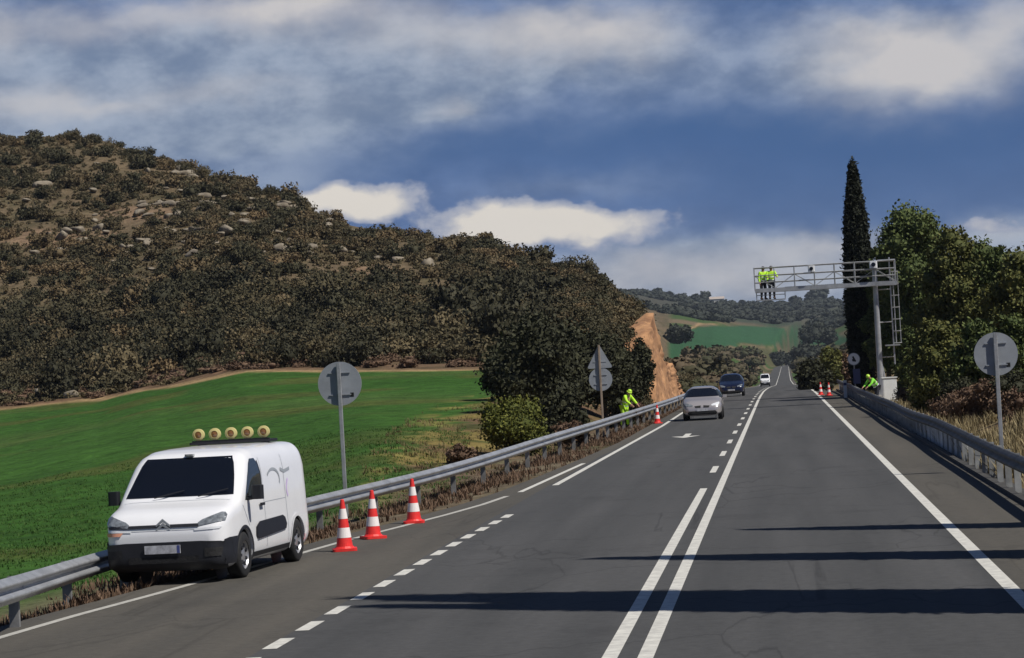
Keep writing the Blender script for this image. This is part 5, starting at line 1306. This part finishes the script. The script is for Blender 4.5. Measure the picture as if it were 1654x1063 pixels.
def person(name, label, loc, rz, J, vest='hivis', trousers='navy', helmet='helmet', group=None, sleeves=True):
    """J: joints (facing -y, z up) pelvis, waist, chest, neck, head, crown + l/r shoulder elbow wrist hip knee ankle toe"""
    t = thing('person', label, 'person', loc, rz, group); V = lambda k: Vector(J[k])
    names = ['pelvis', 'waist', 'chest', 'neck', 'head', 'crown']; idx = {k: i for i, k in enumerate(names)}; pts = [V(k) for k in names]; rad = [.125, .115, .135, .055, .085, .06]; ed = [(i, i + 1) for i in range(5)]
    for s in ('l', 'r'):
        b = len(pts); pts += [V(s + '_shoulder'), V(s + '_elbow'), V(s + '_wrist')]; rad += [.062, .043, .030]; ed += [(2, b), (b, b + 1), (b + 1, b + 2)]
        fd = (V(s + '_wrist') - V(s + '_elbow')).normalized(); pts.append(V(s + '_wrist') + fd * .08); rad.append(.034); ed.append((b + 2, b + 3))
        b = len(pts); pts += [V(s + '_hip'), V(s + '_knee'), V(s + '_ankle'), V(s + '_toe')]; rad += [.088, .06, .04, .036]; ed += [(0, b), (b, b + 1), (b + 1, b + 2), (b + 2, b + 3)]
    bm_ = skin_mesh('body', pts, ed, rad, M['skin'], t); body = link('body', bm_, t)
    # hands: five fingers each, added to the same body mesh
    hd = MB(); hd.v = [tuple(v_.co) for v_ in bm_.vertices]; hd.f = [tuple(p.vertices) for p in bm_.polygons]
    for s, sg in (('l', 1), ('r', -1)):
        w = V(s + '_wrist'); fd = (w - V(s + '_elbow')).normalized(); side = fd.cross(Vector((0, -1, .2))).normalized(); nn = fd.cross(side).normalized()
        for k, ln in enumerate((.065, .075, .07, .055)):
            a = w + fd * .09 + side * (k - 1.5) * .021; m1 = a + fd * ln * .6 + nn * .006; hd.tube(a, m1, .010, .009, 6); hd.tube(m1, m1 + (fd * .8 + nn * .6) * ln * .5, .009, .007, 6)
        a = w + fd * .04 + side * .035; hd.tube(a, a + (fd * .5 + side * .7).normalized() * .05, .012, .009, 6)
    # face: nose and ears on the same surface
    h = V('head'); up = (V('crown') - V('neck')).normalized(); fr = Vector((0, -1, 0)); fr = (fr - up * fr.dot(up)).normalized(); sd_ = up.cross(fr)
    hd.tube(h + fr * .075 + up * .03, h + fr * .105 - up * .01, .008, .014, 6)
    for s in (1, -1): hd.tube(h + sd_ * s * .078 - up * .01, h + sd_ * s * .092 + up * .012, .012, .018, 6)
    body.data = hd.mesh('body', M['skin'], True)
    ey = MB()
    for s in (1, -1): ey.tube(h + fr * .078 + sd_ * s * .03 + up * .02, h + fr * .088 + sd_ * s * .03 + up * .02, .010, None, 8)
    ey.tube(h + fr * .08 - up * .04 - sd_ * .02, h + fr * .08 - up * .04 + sd_ * .02, .006, None, 5); ey.build('eyes_and_mouth', M['hair'], body)
    # jacket
    p2 = [V('pelvis') + Vector((0, 0, -.03)), V('waist'), V('chest'), V('neck') - up * .03]; r2 = [(.165, .135), (.155, .13), (.175, .15), .075]; e2 = [(0, 1), (1, 2), (2, 3)]
    for s in ('l', 'r'):
        b = len(p2); p2 += [V(s + '_shoulder'), V(s + '_elbow'), V(s + '_wrist').lerp(V(s + '_elbow'), .1)]; r2 += [.082, .062, .048]; e2 += [(2, b), (b, b + 1), (b + 1, b + 2)]
    if bool(vest):
        ax_ = (V('chest') - V('pelvis')).normalized(); q_ = ax_.to_track_quat('Z', 'Y').to_matrix()
        for f_ in (.22, .62):
            c_ = V('pelvis').lerp(V('chest'), f_); rb = MB(); rb.lathe([(.176, -.025), (.180, 0), (.176, .025)], (0, 0, 0), 'Z', 18); rb.v = [tuple(q_ @ Vector((v_[0], v_[1] * .9, v_[2])) + c_) for v_ in rb.v]; rb.build('reflective_band', M['camera_white'], t, smooth=True)
    jk = link('jacket', skin_mesh('jacket', p2, e2, r2, M[vest], t), t)
    bd = MB(); c = V('waist'); ax = (V('chest') - V('pelvis')).normalized(); u = ax.orthogonal().normalized(); w = ax.cross(u); R = .165; ring = []
    p3 = [V('pelvis')]; r3 = [.14]; e3 = []
    for s in ('l', 'r'):
        b = len(p3); p3 += [V(s + '_hip'), V(s + '_knee'), V(s + '_ankle') + Vector((0, 0, .04))]; r3 += [.105, .078, .062]; e3 += [(0, b), (b, b + 1), (b + 1, b + 2)]
    link('trousers', skin_mesh('trousers', p3, e3, r3, M[trousers], t), t)
    bt = MB()
    for s in ('l', 'r'): a = V(s + '_ankle'); q = V(s + '_toe'); bt.tube(a + Vector((0, 0, .06)), a - Vector((0, 0, .04)), .055, .06, 8); bt.tube(a + Vector((0, .05, -.03)), q + Vector((0, -.03, -.01)), .05, .04, 8)
    bt.build('boots', M['boot'], t, smooth=True)
    hm = MB(); N_ = 14; rows_ = [(0.118, .012), (.100, .018), (.098, .06), (.075, .105), (.04, .125), (.001, .13)]
    m = Matrix((sd_, -fr, up)).transposed(); tmp = MB(); tmp.lathe(rows_, (0, 0, 0), 'Z', N_); tmp.v = [tuple(m @ Vector(q) + h + up * .01) for q in tmp.v]; tmp.build('helmet' if helmet else 'hair', M[helmet or 'hair'], t, smooth=True)
    return t
def stand(bend=0.0, arms='down', step=.0):
    b = math.radians(bend); P0 = Vector((0, .0, .93))
    def up_(l, fwd=0): return Vector((0, -math.sin(b) * l - fwd, P0.z + math.cos(b) * l))
    J = dict(pelvis=P0, waist=up_(.17), chest=up_(.40), neck=up_(.56), head=up_(.68, .02), crown=up_(.79, .02))
    for s, g_ in (('l', 1), ('r', -1)):
        sh = up_(.49) + Vector((g_ * .185, 0, 0)); J[s + '_shoulder'] = sh
        if arms == 'down': el_ = sh + Vector((g_ * .07, .02, -.29)); wr_ = el_ + Vector((-.02 * g_, -.08, -.25))
        elif arms == 'rail': el_ = sh + Vector((g_ * .10, -.10, -.25)); wr_ = el_ + Vector((-.03 * g_, -.24, -.02))
        elif arms == 'reach': el_ = sh + Vector((g_ * .06, -.16, -.22)); wr_ = el_ + Vector((-.05 * g_, -.20, -.14))
        J[s + '_elbow'] = el_; J[s + '_wrist'] = wr_; hp = P0 + Vector((g_ * .10, 0, -.04)); J[s + '_hip'] = hp
        J[s + '_knee'] = Vector((g_ * .11, -.04 - step * g_ * .5, .49)); J[s + '_ankle'] = Vector((g_ * .115, .02 - step * g_, .09)); J[s + '_toe'] = Vector((g_ * .13, -.13 - step * g_, .05))
    return J
for px, lb, rz, arms, vt in ((1246, 'right worker on the gantry walkway in lime jacket and dark trousers, arms apart', .15, 'rail', 'hivis'), (1232, 'left worker on the gantry walkway, dark haired and partly behind the other', .5, 'down', 'hivis')):
    v = at(px, 455, GD); person('person', lb, (float(v[0]), GY + (-.05 if px > 1240 else .12), zb - .475), rz, stand(6, arms), vest=vt, helmet=None)
v = at(1008, 655, 111); x = float(v[0]); zg = tz(x, float(v[1]))
person('person', 'worker in bright lime jacket and hood bending behind the left guard rail', (x, float(v[1]), zg), .9, stand(28, 'reach', .08), vest='hivis', trousers='hivis')
v = at(1416, 620, 129.5); x = float(v[0]); zg = tz(x, float(v[1]))
person('person', 'worker in green jacket stooping beside the white cabinet behind the right rail', (x, float(v[1]), zg), -1.0, stand(42, 'reach', .1), vest='hivis_green', trousers='navy', helmet='helmet')
print('objects', len(bpy.data.objects))

# ------------------------------------------------------------------ haze
hz_ = MB().box((0, 0, 90), (8400, 8400, 300)).build('haze', bpy.data.materials.new('haze')); hz_['kind'] = 'stuff'
hm_ = hz_.data.materials[0]; hm_.use_nodes = True; hn = hm_.node_tree; hn.nodes.clear()
pv = hn.nodes.new('ShaderNodeVolumePrincipled'); pv.inputs['Density'].default_value = .00006; pv.inputs['Color'].default_value = (.62, .72, .88, 1); ho = hn.nodes.new('ShaderNodeOutputMaterial'); hn.links.new(pv.outputs[0], ho.inputs['Volume'])
